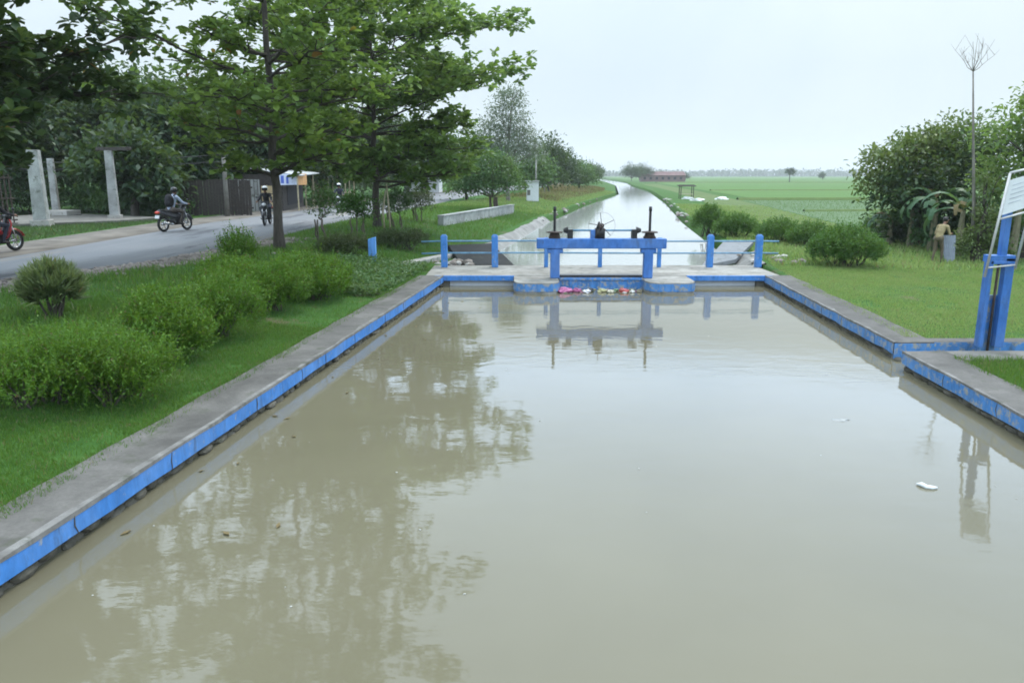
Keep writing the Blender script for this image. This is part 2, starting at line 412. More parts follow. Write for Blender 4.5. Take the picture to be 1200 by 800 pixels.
# ------------------------------------------------------------------ leaf clouds
rng = np.random.default_rng(11)
def unit(v): return v / np.maximum(np.linalg.norm(v, axis=-1, keepdims=True), 1e-6)
def leaves_mesh(name, P, D, L, W, mat, parent=None, N=None, shape='rhomb', fold=.18, droop=.1):
    """one mesh of many separate leaves: base P, direction D, length L, width W"""
    P = np.asarray(P, float); n = len(P); D = unit(np.asarray(D, float))
    if N is None: N = np.array([0, 0, 1.0]) + rng.normal(0, .45, (n, 3))
    S = unit(np.cross(D, N)); U = np.cross(S, D)
    L = np.broadcast_to(L, n)[:, None]; W = np.broadcast_to(W, n)[:, None]
    if shape == 'rhomb':
        v = np.stack([P, P + D * L * .5 - S * W * .5 + U * W * fold, P + D * L - U * L * droop, P + D * L * .5 + S * W * .5 + U * W * fold], 1)
        k = np.arange(n)[:, None] * 4; Fq = k + np.array([0, 1, 2, 3]); me = np_mesh(name, v.reshape(-1, 3), Fq)
    elif shape == 'ovate':
        v = np.stack([P, P + D * L * .42 - S * W * .38 + U * W * fold, P + D * L * .78 - S * W * .5 + U * W * fold - U * L * droop * .5, P + D * L - U * L * droop,
                      P + D * L * .78 + S * W * .5 + U * W * fold - U * L * droop * .5, P + D * L * .42 + S * W * .38 + U * W * fold], 1)
        k = np.arange(n)[:, None] * 6
        Fq = np.concatenate([k + np.array([0, 1, 2, 3]), k + np.array([0, 3, 4, 5])]); me = np_mesh(name, v.reshape(-1, 3), Fq)
    else:  # blade
        v = np.stack([P - S * W * .5, P + S * W * .5, P + D * L * .55 + S * W * .4, P + D * L * .55 - S * W * .4, P + D * L - U * L * droop * 3], 1)
        k = np.arange(n)[:, None] * 5
        me = np_mesh(name, v.reshape(-1, 3), k + np.array([0, 1, 2, 3]), k + np.array([3, 2, 4]))
    return link(name, me, mat, parent)

def bent(a, b, sag=.0, n=6, jit=.0, rnd=random):
    a, b = Vector(a), Vector(b); out = []
    for i in range(n):
        t = i / (n - 1); p = a.lerp(b, t); p.z += sag * math.sin(math.pi * t)
        if 0 < i < n - 1 and jit: p += Vector((rnd.uniform(-jit, jit), rnd.uniform(-jit, jit), rnd.uniform(-jit, jit) * .5))
        out.append(p)
    return out

def almond_tree(name, label, loc, H, tiers, trunk_r, mat, seed, group=None, cat='tree', leafL=.2, dens=1.0, lean=(0, 0), bark='bark_dark', per=9):
    """tiers: list of (z, radius, x-bias, y-bias)"""
    rnd = random.Random(seed); g = np.random.default_rng(seed)
    t = thing(name, label, cat, loc, 0, group)
    tr = MB(); n = 14
    path = [Vector((lean[0] * (i / (n - 1)) ** 1.3 + rnd.uniform(-.05, .05) * (i > 1), lean[1] * (i / (n - 1)) ** 1.3 + rnd.uniform(-.05, .05) * (i > 1), -.15 + (H + .1) * i / (n - 1))) for i in range(n)]
    rad = [trunk_r * (1.0 - .88 * (i / (n - 1)) ** .85) * (1.45 if i == 0 else 1) for i in range(n)]
    tr.tube(path, rad, 12)
    trunk = tr.build('trunk', MT[bark], t, True)
    br = MB(); C = []; CD = []
    def px(z):
        f = min(max((z + .15) / (H + .1), 0), 1) * (n - 1); i = min(int(f), n - 2); return path[i].lerp(path[i + 1], f - i), rad[i]
    for (z, Rr, bx, by) in tiers:
        nb = rnd.randint(6, 8); a0 = rnd.uniform(0, 6.28)
        base, r0 = px(z)
        for k in range(nb):
            a = a0 + k * 6.283 / nb + rnd.uniform(-.3, .3); Lb = Rr * rnd.uniform(.6, 1.18)
            d = Vector((math.cos(a), math.sin(a), 0))
            end = base + d * Lb + Vector((bx, by, rnd.uniform(-.08, .34) * Lb))
            bp = bent(base + Vector((0, 0, rnd.uniform(-.45, .45))), end, .05 * Lb * rnd.uniform(-1, 1.2), 7, .05 * Lb, rnd)
            rb = max(min(r0 * .5, .03 + .017 * Lb), .02)
            br.tube(bp, [rb * (1 - .12 * i) for i in range(7)], 6)
            for s in range(9):
                f = .36 + .64 * s / 8; q = bp[min(int(f * 6), 5)].lerp(bp[min(int(f * 6), 5) + 1], f * 6 - min(int(f * 6), 5))
                sd = (1 if s % 2 else -1) * rnd.uniform(.35, 1.15); ls = Lb * rnd.uniform(.22, .42) * (1.15 - .5 * f)
                e = q + Vector((math.cos(a + sd), math.sin(a + sd), rnd.uniform(-.15, .65))) * ls
                if s == 8: e = q + d * ls * .5
                br.tube([q, q.lerp(e, .5) + Vector((0, 0, -.02)), e], [rb * .4, rb * .3, rb * .15], 4)
                m = max(1, int(ls / .28 * dens + rnd.random()))
                for w in range(m):
                    tt = (w + rnd.uniform(.4, 1.1)) / m; p = q.lerp(e, min(tt, 1.05)) + Vector((rnd.gauss(0, .1), rnd.gauss(0, .1), rnd.gauss(.08, .17)))
                    C.append(p)
    br.build('branch', MT[bark], trunk, True)
    C = np.array([tuple(p) for p in C]); nC = len(C)
    P = np.repeat(C, per, 0) + g.normal(0, .03, (nC * per, 3))
    ang = g.uniform(0, 6.283, nC * per); el = g.normal(.18, .4, nC * per)
    D = np.stack([np.cos(ang) * np.cos(el), np.sin(ang) * np.cos(el), np.sin(el)], 1)
    L = leafL * g.uniform(.45, 1.25, nC * per)
    leaves_mesh('crown', P, D, L, L * .55, mat, t, None, 'ovate', .12, .14)
    return t

def lobes_points(lobes, nclu, g, shell=.75):
    """cluster centres spread through ellipsoid lobes, mostly near their surface"""
    vol = np.array([l[3] * l[4] * l[5] for l in lobes]) ** (2 / 3); idx = g.choice(len(lobes), nclu, p=vol / vol.sum())
    d = unit(g.normal(0, 1, (nclu, 3))); d[:, 2] = np.where(d[:, 2] < -.5, -d[:, 2] * .5, d[:, 2])
    r = np.where(g.random(nclu) < shell, g.uniform(.78, 1.08, nclu), g.uniform(.3, .8, nclu))
    A = np.array(lobes)[idx]
    return A[:, :3] + d * r[:, None] * A[:, 3:6], d
def lobe_tree(name, label, loc, lobes, nclu, per, leafL, mat, seed, trunk_r=.15, spread=.3, group=None, cat='tree', bark='bark_dark', wr=.5, shape='rhomb', scale=1.0, trunks=1):
    g = np.random.default_rng(seed); rnd = random.Random(seed)
    t = thing(name, label, cat, loc, 0, group)
    lobes = [tuple(x * scale for x in l) for l in lobes]
    tr = MB(); zc = sum(l[2] for l in lobes) / len(lobes); fork = Vector((rnd.uniform(-.2, .2), rnd.uniform(-.2, .2), min(l[2] - l[5] * .6 for l in lobes) * .8 + .2))
    fork.z = max(fork.z, .3)
    for k in range(trunks):
        o = Vector((rnd.uniform(-.25, .25), rnd.uniform(-.25, .25), 0)) if trunks > 1 else Vector()
        tr.tube(bent(o + Vector((0, 0, -.2)), fork + o, 0, 5, .06, rnd), [trunk_r * 1.3, trunk_r * 1.05, trunk_r * .95, trunk_r * .9, trunk_r * .8], 9)
    for l in lobes:
        c = Vector(l[:3]); tr.tube(bent(fork, c, 0, 5, .12, rnd), [trunk_r * .7, trunk_r * .55, trunk_r * .45, trunk_r * .32, trunk_r * .15], 6)
        for k in range(4):
            e = c + Vector((rnd.uniform(-1, 1) * l[3], rnd.uniform(-1, 1) * l[4], rnd.uniform(-.3, .9) * l[5])) * .85
            tr.tube(bent(fork.lerp(c, rnd.uniform(.5, 1)), e, 0, 4, .1, rnd), [trunk_r * .25, trunk_r * .2, trunk_r * .14, trunk_r * .06], 5)
    tr.build('trunk', MT[bark], t, True)
    C, d = lobes_points(lobes, nclu, g)
    n = nclu * per; P = np.repeat(C, per, 0) + g.normal(0, 1, (n, 3)) * np.array([spread, spread, spread * .7])
    D = np.repeat(d, per, 0) * .6 + g.normal(0, .7, (n, 3)); D[:, 2] -= .15
    L = leafL * g.uniform(.6, 1.25, n)
    leaves_mesh('crown', P, D, L, L * wr, mat, t, None, shape)
    return t
def shoot_bush(name, label, loc, lobes, nsh, mat, seed, shL=.3, leafL=.05, per=16, group=None, cat='bush', up=.9, wr=.38):
    """a bush of feathery upright shoots, each carrying many small leaves"""
    g = np.random.default_rng(seed); rnd = random.Random(seed)
    t = thing(name, label, cat, loc, 0, group)
    st = MB()
    for l in lobes:
        for k in range(7):
            e = Vector((l[0] + rnd.uniform(-.7, .7) * l[3], l[1] + rnd.uniform(-.7, .7) * l[4], l[2] + l[5] * rnd.uniform(.1, .6)))
            st.tube(bent((l[0] * .7 + rnd.uniform(-.12, .12), l[1] * .7 + rnd.uniform(-.12, .12), -.1), e, 0, 4, .04, rnd), [.018, .014, .01, .005], 5)
    st.build('stem', MT['bark_dark'], t)
    C, d = lobes_points(lobes, nsh, g, .7)
    C[:, 2] = np.maximum(C[:, 2], .04)
    sd = unit(d * .55 + np.array([0, 0, up]) + g.normal(0, .28, (nsh, 3)))
    sl = shL * (g.uniform(.45, 1.15, nsh) + 1.1 * (g.random(nsh) > .93))
    f = (np.arange(per) + .5) / per
    P = C[:, None, :] + sd[:, None, :] * (f[None, :, None] - .5) * sl[:, None, None]
    P = P.reshape(-1, 3); n = len(P)
    D = np.repeat(sd, per, 0) * .7 + g.normal(0, .6, (n, 3))
    L = leafL * g.uniform(.6, 1.3, n)
    leaves_mesh('foliage', P, D, L, L * wr, mat, t)
    return t

# ------------------------------------------------------------------ canal walls
ZT = .30
def canal_wall(name, label, poly_in, width_out, y_stone=True, band='blue', ends=True):
    """poly_in: list of (x,y) of the water edge; width_out: list of (x,y) of the back edge"""
    t = thing(name, label, 'canal wall', (0, 0, 0))
    c = MB(); n = len(poly_in)
    rnd = random.Random(len(name) + n)
    V = []; F = []
    for (a, b) in zip(poly_in, width_out):
        j = rnd.uniform(-.004, .004); V += [(a[0] , a[1], ZT + j), (b[0], b[1], ZT + .01 + j), (a[0], a[1], .12), (b[0], b[1], -.1)]
    for i in range(n - 1):
        k = 4 * i; F += [(k, k + 4, k + 5, k + 1), (k + 2, k + 6, k + 4, k), (k + 1, k + 5, k + 7, k + 3), (k + 3, k + 7, k + 6, k + 2)]
    F += [(0, 1, 3, 2), (4 * n - 4, 4 * n - 2, 4 * n - 1, 4 * n - 3)]
    c.add(V, F); c.build('coping', MT['coping'], t)
    bm = MB(); V = []; F = []
    for i, a in enumerate(poly_in):
        b = width_out[i]; d = (Vector(a) - Vector(b)).normalized() * .012
        w = rnd.uniform(-.012, .012)
        V += [(a[0] + d.x, a[1] + d.y, ZT - .012 + rnd.uniform(-.006, .003)), (a[0] + d.x, a[1] + d.y, .105 + w), (a[0] - d.x, a[1] - d.y, .105 + w)]
    for i in range(n - 1):
        k = 3 * i; F += [(k, k + 1, k + 4, k + 3), (k + 1, k + 2, k + 5, k + 4)]
    bm.add(V, F); bm.build('painted_band', MT[band], t)
    e = MB(); V = []; F = []
    for i, a in enumerate(poly_in):
        b = width_out[i]; d = (Vector(a) - Vector(b)).normalized(); u = max(.006, rnd.gauss(.03, .03))
        V += [(a[0] + d.x * .016, a[1] + d.y * .016, ZT - .016 - rnd.uniform(0, .022)), (a[0] + d.x * .012, a[1] + d.y * .012, ZT + .006), (a[0] - d.x * u, a[1] - d.y * u, ZT + .0085), (a[0] - d.x * u, a[1] - d.y * u, ZT - .02)]
    for i in range(n - 1):
        for q in range(3): k = 4 * i + q; F.append((k, k + 1, k + 5, k + 4))
    e.add(V, F); e.build('worn_edge', MT['edge'], t)
    cr = MB(); acc = 0.0; nxt = rnd.uniform(.5, 1.2)
    for i in range(n - 1):
        a, b2 = Vector(poly_in[i]), Vector(poly_in[i + 1]); L = (b2 - a).length; acc += L
        if acc > nxt and a.y > 2:
            nxt = acc + rnd.uniform(.7, 1.9); d = (a - Vector(width_out[i])).normalized() * .014
            x_, y_ = a.x + d.x, a.y + d.y; cr.tube([(x_, y_, .275), (x_ + rnd.uniform(-.006, .006), y_ + rnd.uniform(-.03, .03), .19), (x_, y_ + rnd.uniform(-.03, .03), .105)], [.004, .007, .005], 5)
    if cr.v: cr.build('crack', MT['stone'], t)
    s = MB()
    for i in range(n - 1):
        a, b = Vector(poly_in[i]), Vector(poly_in[i + 1]); L = (b - a).length; o = (Vector(width_out[i]) - a).normalized()
        s.prism([tuple(a + o * .07), tuple(b + o * .07), tuple(b + o * .3), tuple(a + o * .3)], -.9, .11)
        k = 0.0
        while k < L and (a + b).y / 2 > 3:
            r = rnd.uniform(.07, .17); p = a.lerp(b, k / L) + o * rnd.uniform(.05, .11)
            s.ball((p.x, p.y, rnd.uniform(.0, .07)), (r * .5, r, rnd.uniform(.045, .075)), 2, None, .06, rnd); k += r * 1.75
    s.build('stone_base', MT['stone'], t)
    return t
def lin(f, y0, y1, n, off=0.0, j=0.0, seed=1):
    rnd = random.Random(seed); return [(f(y) + off + rnd.uniform(-j, j), y) for y in np.linspace(y0, y1, n)]
fL = lambda y: -4.33 + .1122 * y
fRn = lambda y: 5.33 + .077 * y
fRf = lambda y: 5.5 + .0745 * y
canal_wall('canal_wall', 'long grey concrete canal edge with blue painted face beside the left lawn', lin(fL, -8, 21.4, 60, 0, .005, 1), lin(fL, -8, 21.4, 60, -.66, .022, 2))
canal_wall('canal_wall', 'blue faced concrete canal edge on the right running up to the footbridge', lin(fRf, 12.62, 21.4, 22, 0, .012, 3), lin(fRf, 12.62, 21.4, 22, .68, .03, 4), band='blue_worn')
canal_wall('canal_wall', 'nearest right concrete canal edge with chipped blue paint and dark mossy base', lin(fRn, -8, 11.95, 44, 0, .012, 5), lin(fRn, -8, 11.95, 44, .62, .03, 6), band='blue_worn')
# side outlet: concrete pad, back wall painted blue
t = thing('outlet_wall', 'low blue painted concrete wall of the small side outlet in front of the right lawn', 'wall', (0, 0, 0))
MB().box((7.77, 12.85, .06), (2.6, .3, .47)).build('coping', MT['coping'], t, bevel=.015)
MB().prism([(6.45, 12.688), (9.05, 12.688), (9.05, 12.699), (6.45, 12.699)], .02, .285).build('painted_band', MT['blue_worn'], t)
t = thing('concrete_pad', 'rough grey concrete pad under the blue side gate beside the near grass clump', 'concrete pad', (0, 0, 0))
MB().prism([(6.9, 11.35), (8.9, 11.55), (9.2, 12.0), (6.9, 11.97)], -.3, .306).build('slab', MT['concrete'], t, bevel=.02)

MB().prism([(6.435, 12.606), (7.13, 12.606), (7.13, 12.618), (6.435, 12.618)], .02, .282).build('painted_band', MT['blue_worn'], bpy.data.objects['outlet_wall'])
# upstream linings
def bank_lining(name, label, f, s, y0, y1, n, seed):
    rnd = random.Random(seed); t = thing(name, label, 'canal wall', (0, 0, 0)); V = []; F = []
    for y in np.linspace(y0, y1, n):
        x = f(y); w = rnd.uniform(-.06, .06) * (y > 27)
        V += [(x - s * .25, y, -.2), (x + s * (.34 + w), y, .26 + w * .4), (x + s * (.52 + w), y, .33 + w * .4), (x + s * .8, y, -.1)]
    for j in range(n - 1):
        for i in range(3): k = 4 * j + i; F.append((k, k + 1, k + 5, k + 4) if s < 0 else (k + 1, k, k + 4, k + 5))
    m = MB(); m.add(V, F); m.build('lining', MT['lining'], t); return t
bank_lining('bank_lining', 'pale broken concrete lining along the left bank upstream of the footbridge', xl, -1, 24.3, 52, 40, 2)
bank_lining('bank_lining', 'pale concrete lining at the right end of the footbridge below the green bushes', xr, 1, 24.3, 28, 9, 3)
rk = random.Random(4)
def rock(x, y, z, r, label, grp):
    m = MB(); m.ball((0, 0, 0), (r, r * rk.uniform(.7, 1), r * rk.uniform(.4, .7)), 1, None, .17, rk)
    o = m.build('bank_rock', MT['rock'] if rk.random() < .6 else MT['pale_concrete']); o.location = (x, y, z); o.rotation_euler = (0, 0, rk.uniform(0, 6)); tag(o, label, 'rock', grp)
for i in range(26):
    y = rk.uniform(48, 100); rock(xr(y) + rk.uniform(.1, .9), y, .2, rk.uniform(.12, .3), 'loose pale stone on the right canal bank below the bamboo shelter', 'stones on the right bank upstream')
for i in range(18):
    y = rk.uniform(50, 95); rock(xl(y) - rk.uniform(.1, .8), y, .2, rk.uniform(.12, .32), 'loose grey stone on the left canal bank beyond the sluice', 'stones on the left bank upstream')

# ------------------------------------------------------------------ weir, footbridge, railing, sluice
t = thing('footbridge', 'low concrete footbridge with blue front beams crossing the canal', 'footbridge', (0, 21.4, 0))
m = MB(); m.box((2.55, 1.26, .225), (9.95, 2.46, .15)); m.build('deck', MT['deck'], t, bevel=.015)
for nm, x0, x1 in (('l', -2.25, .07), ('r', 4.88, 7.35)):
    MB().box(((x0 + x1) / 2, -.03, .228), (x1 - x0, .06, .146)).build('edge_beam', MT['blue'], t, bevel=.008)
for x0, x1 in ((-1.75, .07), (4.88, 6.85)):
    MB().box(((x0 + x1) / 2, .22, -.3), (x1 - x0, .2, .88)).build('weir_wall', MT['white'], t)
for x0, x1 in ((-2.2, -1.76), (6.86, 7.3)):
    MB().box(((x0 + x1) / 2, .3, -.3), (x1 - x0, .6, .88)).build('abutment', MT['stone'], t)
def pier(x0, x1, lab=None):
    c = .28; P = [(x0, -.03), (x0, -1.1), (x0 + c * .3, -1.36), (x0 + c, -1.48), (x1 - c, -1.48), (x1 - c * .3, -1.36), (x1, -1.1), (x1, -.03)]
    p = MB().prism(P, -.9, .296).build('pier', MT['deck'], t, bevel=.02)
    cx = (x0 + x1) / 2; Q = [(cx + (q[0] - cx) * 1.022, -.03 if i in (0, 7) else -.05 + (q[1] + .05) * 1.01) for i, q in enumerate(P)]
    m = MB(); n = len(Q)
    m.add([(q[0], q[1], z) for z in (.06, .262) for q in Q], [(i, i + 1, i + 1 + n, i + n) for i in range(n - 1)])
    m.build('painted_band', MT['blue_worn'], p)
pier(.05, 1.26); pier(3.56, 4.86)
# railing
t = thing('railing', 'blue post and pale tube railing along the upstream side of the footbridge', 'railing', (0, 23.4, .3))
for x in (-2.06, -.52, 1.04, 2.68, 4.48, 6.02, 7.5):
    small = x in (1.04, 2.68, 4.48); w = .12 if small else .19
    h = .90 if small else .95
    m = MB(); m.box((x, 0, h / 2), (w, w * .9, h))
    if not small: m.box((x, 0, h + .012), (w * .7, w * .62, .05))
    m.build('post', MT['blue'], t, bevel=.012)
for z in (.79, .43):
    m = MB(); m.tube([(-2.75, 0.0, z - .02), (-2.06, 0, z), (1, 0, z + .008), (4, 0, z - .006), (7.5, 0, z), (8.1, 0, z - .01)], .025, 8); m.build('rail', MT['rail'], t, True)
# sluice gate
GY = 20.9
t = thing('sluice_gate', 'blue sluice gate with two black screw rods and a hand wheel mid weir', 'sluice gate', (0, GY, .3))
for x in (1.17, 3.70):
    m = MB(); m.box((x, 0, .40), (.25, .22, .80)); m.box((x, -.0, .74), (.42, .2, .12)); m.build('post', MT['blue_steel'], t, bevel=.02)
MB().box((2.42, 0, .94), (3.50, .28, .27)).build('beam', MT['blue_steel'], t, bevel=.02)
m = MB(); m.box((2.43, -.03, -.17), (2.26, .05, .36)); 
for x in (1.6, 2.43, 3.2): m.box((x, -.07, -.17), (.05, .04, .34))
m.box((2.43, -.07, -.03), (2.26, .05, .04)); m.build('gate_leaf', MT['blue_worn'], t)
MB().box((2.43, .16, .02), (2.26, .28, .1)).build('shadow_strip', MT['blackmetal'], t)  # added black strip, painting the shadow line along the leaf's top
for x in (1.15, 3.72):
    m = MB(); m.tube([(x, 0, .9), (x, 0, 1.86)], .034, 10); m.tube([(x, 0, 1.80), (x, 0, 1.92)], [.045, .04], 10)
    for k in range(30): m.ring((x, 0, 1.2 + k * .02), (0, 0, 1), .034, .006, 10, 4)
    m.build('screw_rod', MT['blackmetal'], t, True)
    m = MB(); m.box((x, 0, 1.10), (.30, .24, .05)); m.tube([(x, 0, 1.12), (x, 0, 1.2), (x, 0, 1.24)], [.15, .13, .07], 12)
    m.tube([(x, 0, 1.225), (x, 0, 1.25), (x, 0, 1.262)], [.22, .22, .17], 20)
    gb = m.build('gearbox', MT['rust'], t, True)
    sx = 1 if x < 2 else -1
    m = MB(); m.box((x + sx * .42, 0, 1.19), (.14, .2, .25)); m.tube([(x + sx * .24, 0, 1.29), (x + sx * .34, 0, 1.29), (x + sx * .36, 0, 1.29)], [.05, .09, .1], 14); m.build('bearing_block', MT['blackmetal'], t)
m = MB(); m.tube([(1.4, 0, 1.29), (3.48, 0, 1.29)], .027, 10); m.build('drive_shaft', MT['rail'], t, True)
m = MB(); m.box((2.2, 0, 1.19), (.16, .16, .24)); m.build('bearing_bracket', MT['blue_steel'], t, bevel=.01)
m = MB(); m.prism([(2.24, -.11), (2.5, -.11), (2.5, .11), (2.24, .11)], 1.07, 1.34); m.tube([(2.36, 0, 1.3), (2.35, 0, 1.42), (2.345, 0, 1.52)], [.12, .06, .02], 10); m.build('gearbox', MT['blackmetal'], t, True)
m = MB(); wc = Vector((2.40, -.16, 1.42)); m.ring(wc, (.25, 1, -.25), .36, .003, 32, 6); m.ring(wc, (.25, 1, -.25), .05, .02, 14, 6)
ax = Vector((.25, 1, -.25)).normalized(); u1 = ax.orthogonal().normalized(); v1 = ax.cross(u1)
for k in range(5):
    a = k * 6.283 / 5 + .35; m.tube([wc, wc + (u1 * math.cos(a) + v1 * math.sin(a)) * .36], .009, 6)
m.tube([wc, wc + ax * .2], .02, 8); m.build('hand_wheel', MT['rust'], t, True)

# lone blue marker post
m = MB(); m.box((0, 0, .34), (.22, .17, .84)); m.prism([(-.11, -.085), (.11, -.085), (.11, .085), (-.11, .085)], .76, [.78, .85, .85, .78])
o = m.build('marker_post', M_paint('pale blue paint', (.10, .30, .68), .6, (.5, .52, .52)), bevel=.01); o.location = (*at(437, 309, .42), .38); tag(o, 'short lone blue marker post standing in the grass left of the footbridge', 'post')

# tilted wing slabs
def wing(name, label, pts, th, mat):
    t = MB(); n = len(pts); a = [Vector(p) for p in pts]; nrm = (a[1] - a[0]).cross(a[2] - a[0]).normalized()
    if nrm.z < 0: nrm = -nrm
    vs = [p for p in a] + [p - nrm * th for p in a]
    t.add(vs, [tuple(range(n)), tuple(range(2 * n - 1, n - 1, -1))] + [(i, i + n, (i + 1) % n + n, (i + 1) % n) for i in range(n)])
    o = t.build(name, mat, bevel=.02); tag(o, label, 'slab'); return o
wing('wing_slab', 'dark concrete slab tilted on the left bank behind the railing', [(-2.25, 27.0, .66), (-.75, 28.4, .60), (.1, 25.9, .06), (-1.65, 25.0, .22)], .16, MT['darkstone'])
wing('wing_slab', 'pale grey concrete slab tilted on the right bank behind the railing', [(8.35, 28.2, .62), (9.0, 29.3, .60), (6.55, 26.4, .02), (7.8, 25.4, .10)][0:0] or [(6.3, 25.6, .08), (7.75, 26.6, .20), (9.1, 29.0, .62), (8.0, 29.2, .60)], .16, MT['greyslab'])
# low concrete kerb left of footbridge
m = MB(); m.prism([(-3.6, 23.5), (-2.3, 26.4), (-2.0, 26.3), (-3.2, 23.4)], -.1, .42); tag(m.build('low_kerb', MT['pale_concrete'], bevel=.02), 'low pale concrete kerb in the grass at the left end of the railing', 'kerb')

# ------------------------------------------------------------------ side gate and sign on the right
GX, GYY = 7.89, 12.42
t = thing('side_gate', 'tall narrow blue steel side gate on the right canal edge', 'sluice gate', (GX, GYY, .3))
m = MB(); m.box((-.23, -.01, .71), (.08, .16, 1.46)); m.box((-.17, .05, .71), (.06, .04, 1.44)); m.build('post', MT['blue_steel'], t, bevel=.006)
m = MB(); m.box((.17, -.02, .71), (.19, .12, 1.46)); m.box((.245, .05, .71), (.045, .16, 1.44)); m.build('post', MT['blue_steel'], t, bevel=.006)
m = MB(); m.box((0, .02, 1.43), (.535, .2, .11)); m.box((0, -.07, 1.37), (.5, .04, .05)); m.build('crossbar', MT['blue_steel'], t, bevel=.006)
MB().box((0, .06, .35), (.34, .03, .95)).build('gate_leaf', MT['blue_worn'], t)
m = MB(); m.tube([(-.02, -.01, -.1), (-.02, -.01, 1.4)], .025, 8); m.build('screw_rod', MT['rust'], t, True)
m = MB(); m.box((.03, 0, 1.9), (.12, .12, .9)); m.box((.03, 0, 2.355), (.13, .13, .02)); m.build('stem_cover', MT['blue_steel'], t, bevel=.006)
t.scale = (.76, 1, 1)
t = thing('signboard', 'white notice board in a leaning bare tube frame above the blue side gate', 'sign', (GX - .31, GYY - .16, 1.5))
m = MB(); up = Vector((.19, 0, 1.63))
a, b = Vector((0, 0, -.05)), Vector((.47, 0, .08))
m.tube([a, a + up], .02, 8); m.tube([b, b + up * .985], .02, 8); m.tube([a + up, b + up * .985], .02, 8)
m.tube([a + up * .56, b + up * .56], .017, 8); m.tube([a + up * .09, b + up * .04], .014, 8); m.build('frame', MT['galv'], t, True)
m = MB(); q = [a + up * .60 + Vector((.035, .004, 0)), b + up * .60 + Vector((-.035, .004, 0)), b + up * .93 + Vector((-.03, .004, 0)), a + up * .93 + Vector((.03, .004, 0))]
m.add(q + [p + Vector((0, .012, 0)) for p in q], [(0, 1, 2, 3), (7, 6, 5, 4), (0, 4, 5, 1), (1, 5, 6, 2), (2, 6, 7, 3), (3, 7, 4, 0)])
pn = m.build('panel', MT['white'], t)
m = MB()
for i in range(5):
    f = .18 + .13 * i; p0 = q[3].lerp(q[0], f).lerp(q[2].lerp(q[1], f), .14); p1 = q[3].lerp(q[0], f).lerp(q[2].lerp(q[1], f), (.9, .82, .88, .7, .6)[i])
    m.bar(p0 + Vector((0, -.004, 0)), p1 + Vector((0, -.004, 0)), .003, .010, (0, 0, 1))
m.build('faded_print', M_plain('faded print', (.42, .44, .48), .7), pn)

# ------------------------------------------------------------------ litter
lr = random.Random(21)
def crumple(name, label, cat, x, y, z, size, c, seed, flat=.35, rz=0.0):
    rnd = random.Random(seed); bm = bmesh.new(); bmesh.ops.create_icosphere(bm, subdivisions=3, radius=1)
    vs = []; off = Vector((rnd.uniform(0, 50), rnd.uniform(0, 50), 0))
    for v in bm.verts:
        n = mnoise.noise(v.co * 1.8 + off) * .5 + mnoise.noise(v.co * 4.5 + off) * .25
        p = v.co * (1 + n); vs.append((p.x * size[0], p.y * size[1], p.z * size[0] * flat))
    fs = [tuple(v.index for v in f.verts) for f in bm.faces]; bm.free()
    m = MB(); m.add(vs, fs); o = m.build(name, plas(name + ' film', c)); o.location = (x, y, z); o.rotation_euler = (0, 0, rz); return tag(o, label, cat)
LT = [('plastic_bag', 'large crumpled pink plastic bag floating against the left gate post', 1.42, 20.25, (.22, .13), (.45, .12, .26)),
      ('plastic_bag', 'second smaller magenta plastic bag floating right of the large pink one', 1.74, 20.35, (.15, .1), (.36, .09, .2)),
      ('plastic_bag', 'white plastic bag floating beside the pink bags at the gate', 1.98, 20.22, (.11, .1), (.72, .7, .7)),
      ('plastic_bag', 'black plastic bag floating left of the middle of the gate', 2.12, 20.45, (.12, .07), (.03, .03, .035)),
      ('plastic_bag', 'olive yellow sack floating at the middle of the gate', 2.42, 20.35, (.14, .1), (.36, .34, .16)),
      ('plastic_bag', 'pale cream wrapper floating right of the middle of the gate', 2.62, 20.2, (.1, .07), (.6, .56, .42)),
      ('plastic_bag', 'red plastic bag floating near the right gate post', 2.98, 20.3, (.15, .1), (.45, .09, .08)),
      ('plastic_bag', 'small white wrapper floating just right of the red bag', 3.2, 20.22, (.08, .06), (.7, .68, .62)),
      ('plastic_bag', 'brown leaf wrapper floating against the right pier', 3.4, 20.3, (.1, .07), (.22, .19, .12)),
      ('plastic_bag', 'green wrapper floating between the olive sack and the red bag', 2.8, 20.45, (.08, .06), (.12, .2, .1))]
for i, (n_, lab, x, y, s, c) in enumerate(LT): crumple(n_, lab, 'litter', x, y, .03, s, c, i + 3, .45, lr.uniform(0, 3))
SCR = [((.5, .5, .47), 'white'), ((.40, .12, .22), 'pink'), ((.36, .33, .18), 'yellowish'), ((.07, .07, .07), 'black'), ((.16, .2, .1), 'green'), ((.28, .22, .15), 'brown')]
for i in range(30):
    c, nm = SCR[i % 6]; x = lr.uniform(1.35, 3.48); y = lr.uniform(20.15, 20.75) - .12 * (x < 2.1); q = lr.uniform(.03, .075)
    o = crumple('plastic_scrap', 'small %s scrap floating in the litter in front of the sluice gate' % nm, 'litter', x, y, .008, (q, q * lr.uniform(.4, .9)), c, 200 + i, .3, lr.uniform(0, 3)); o['group'] = nm + ' scraps at the gate'
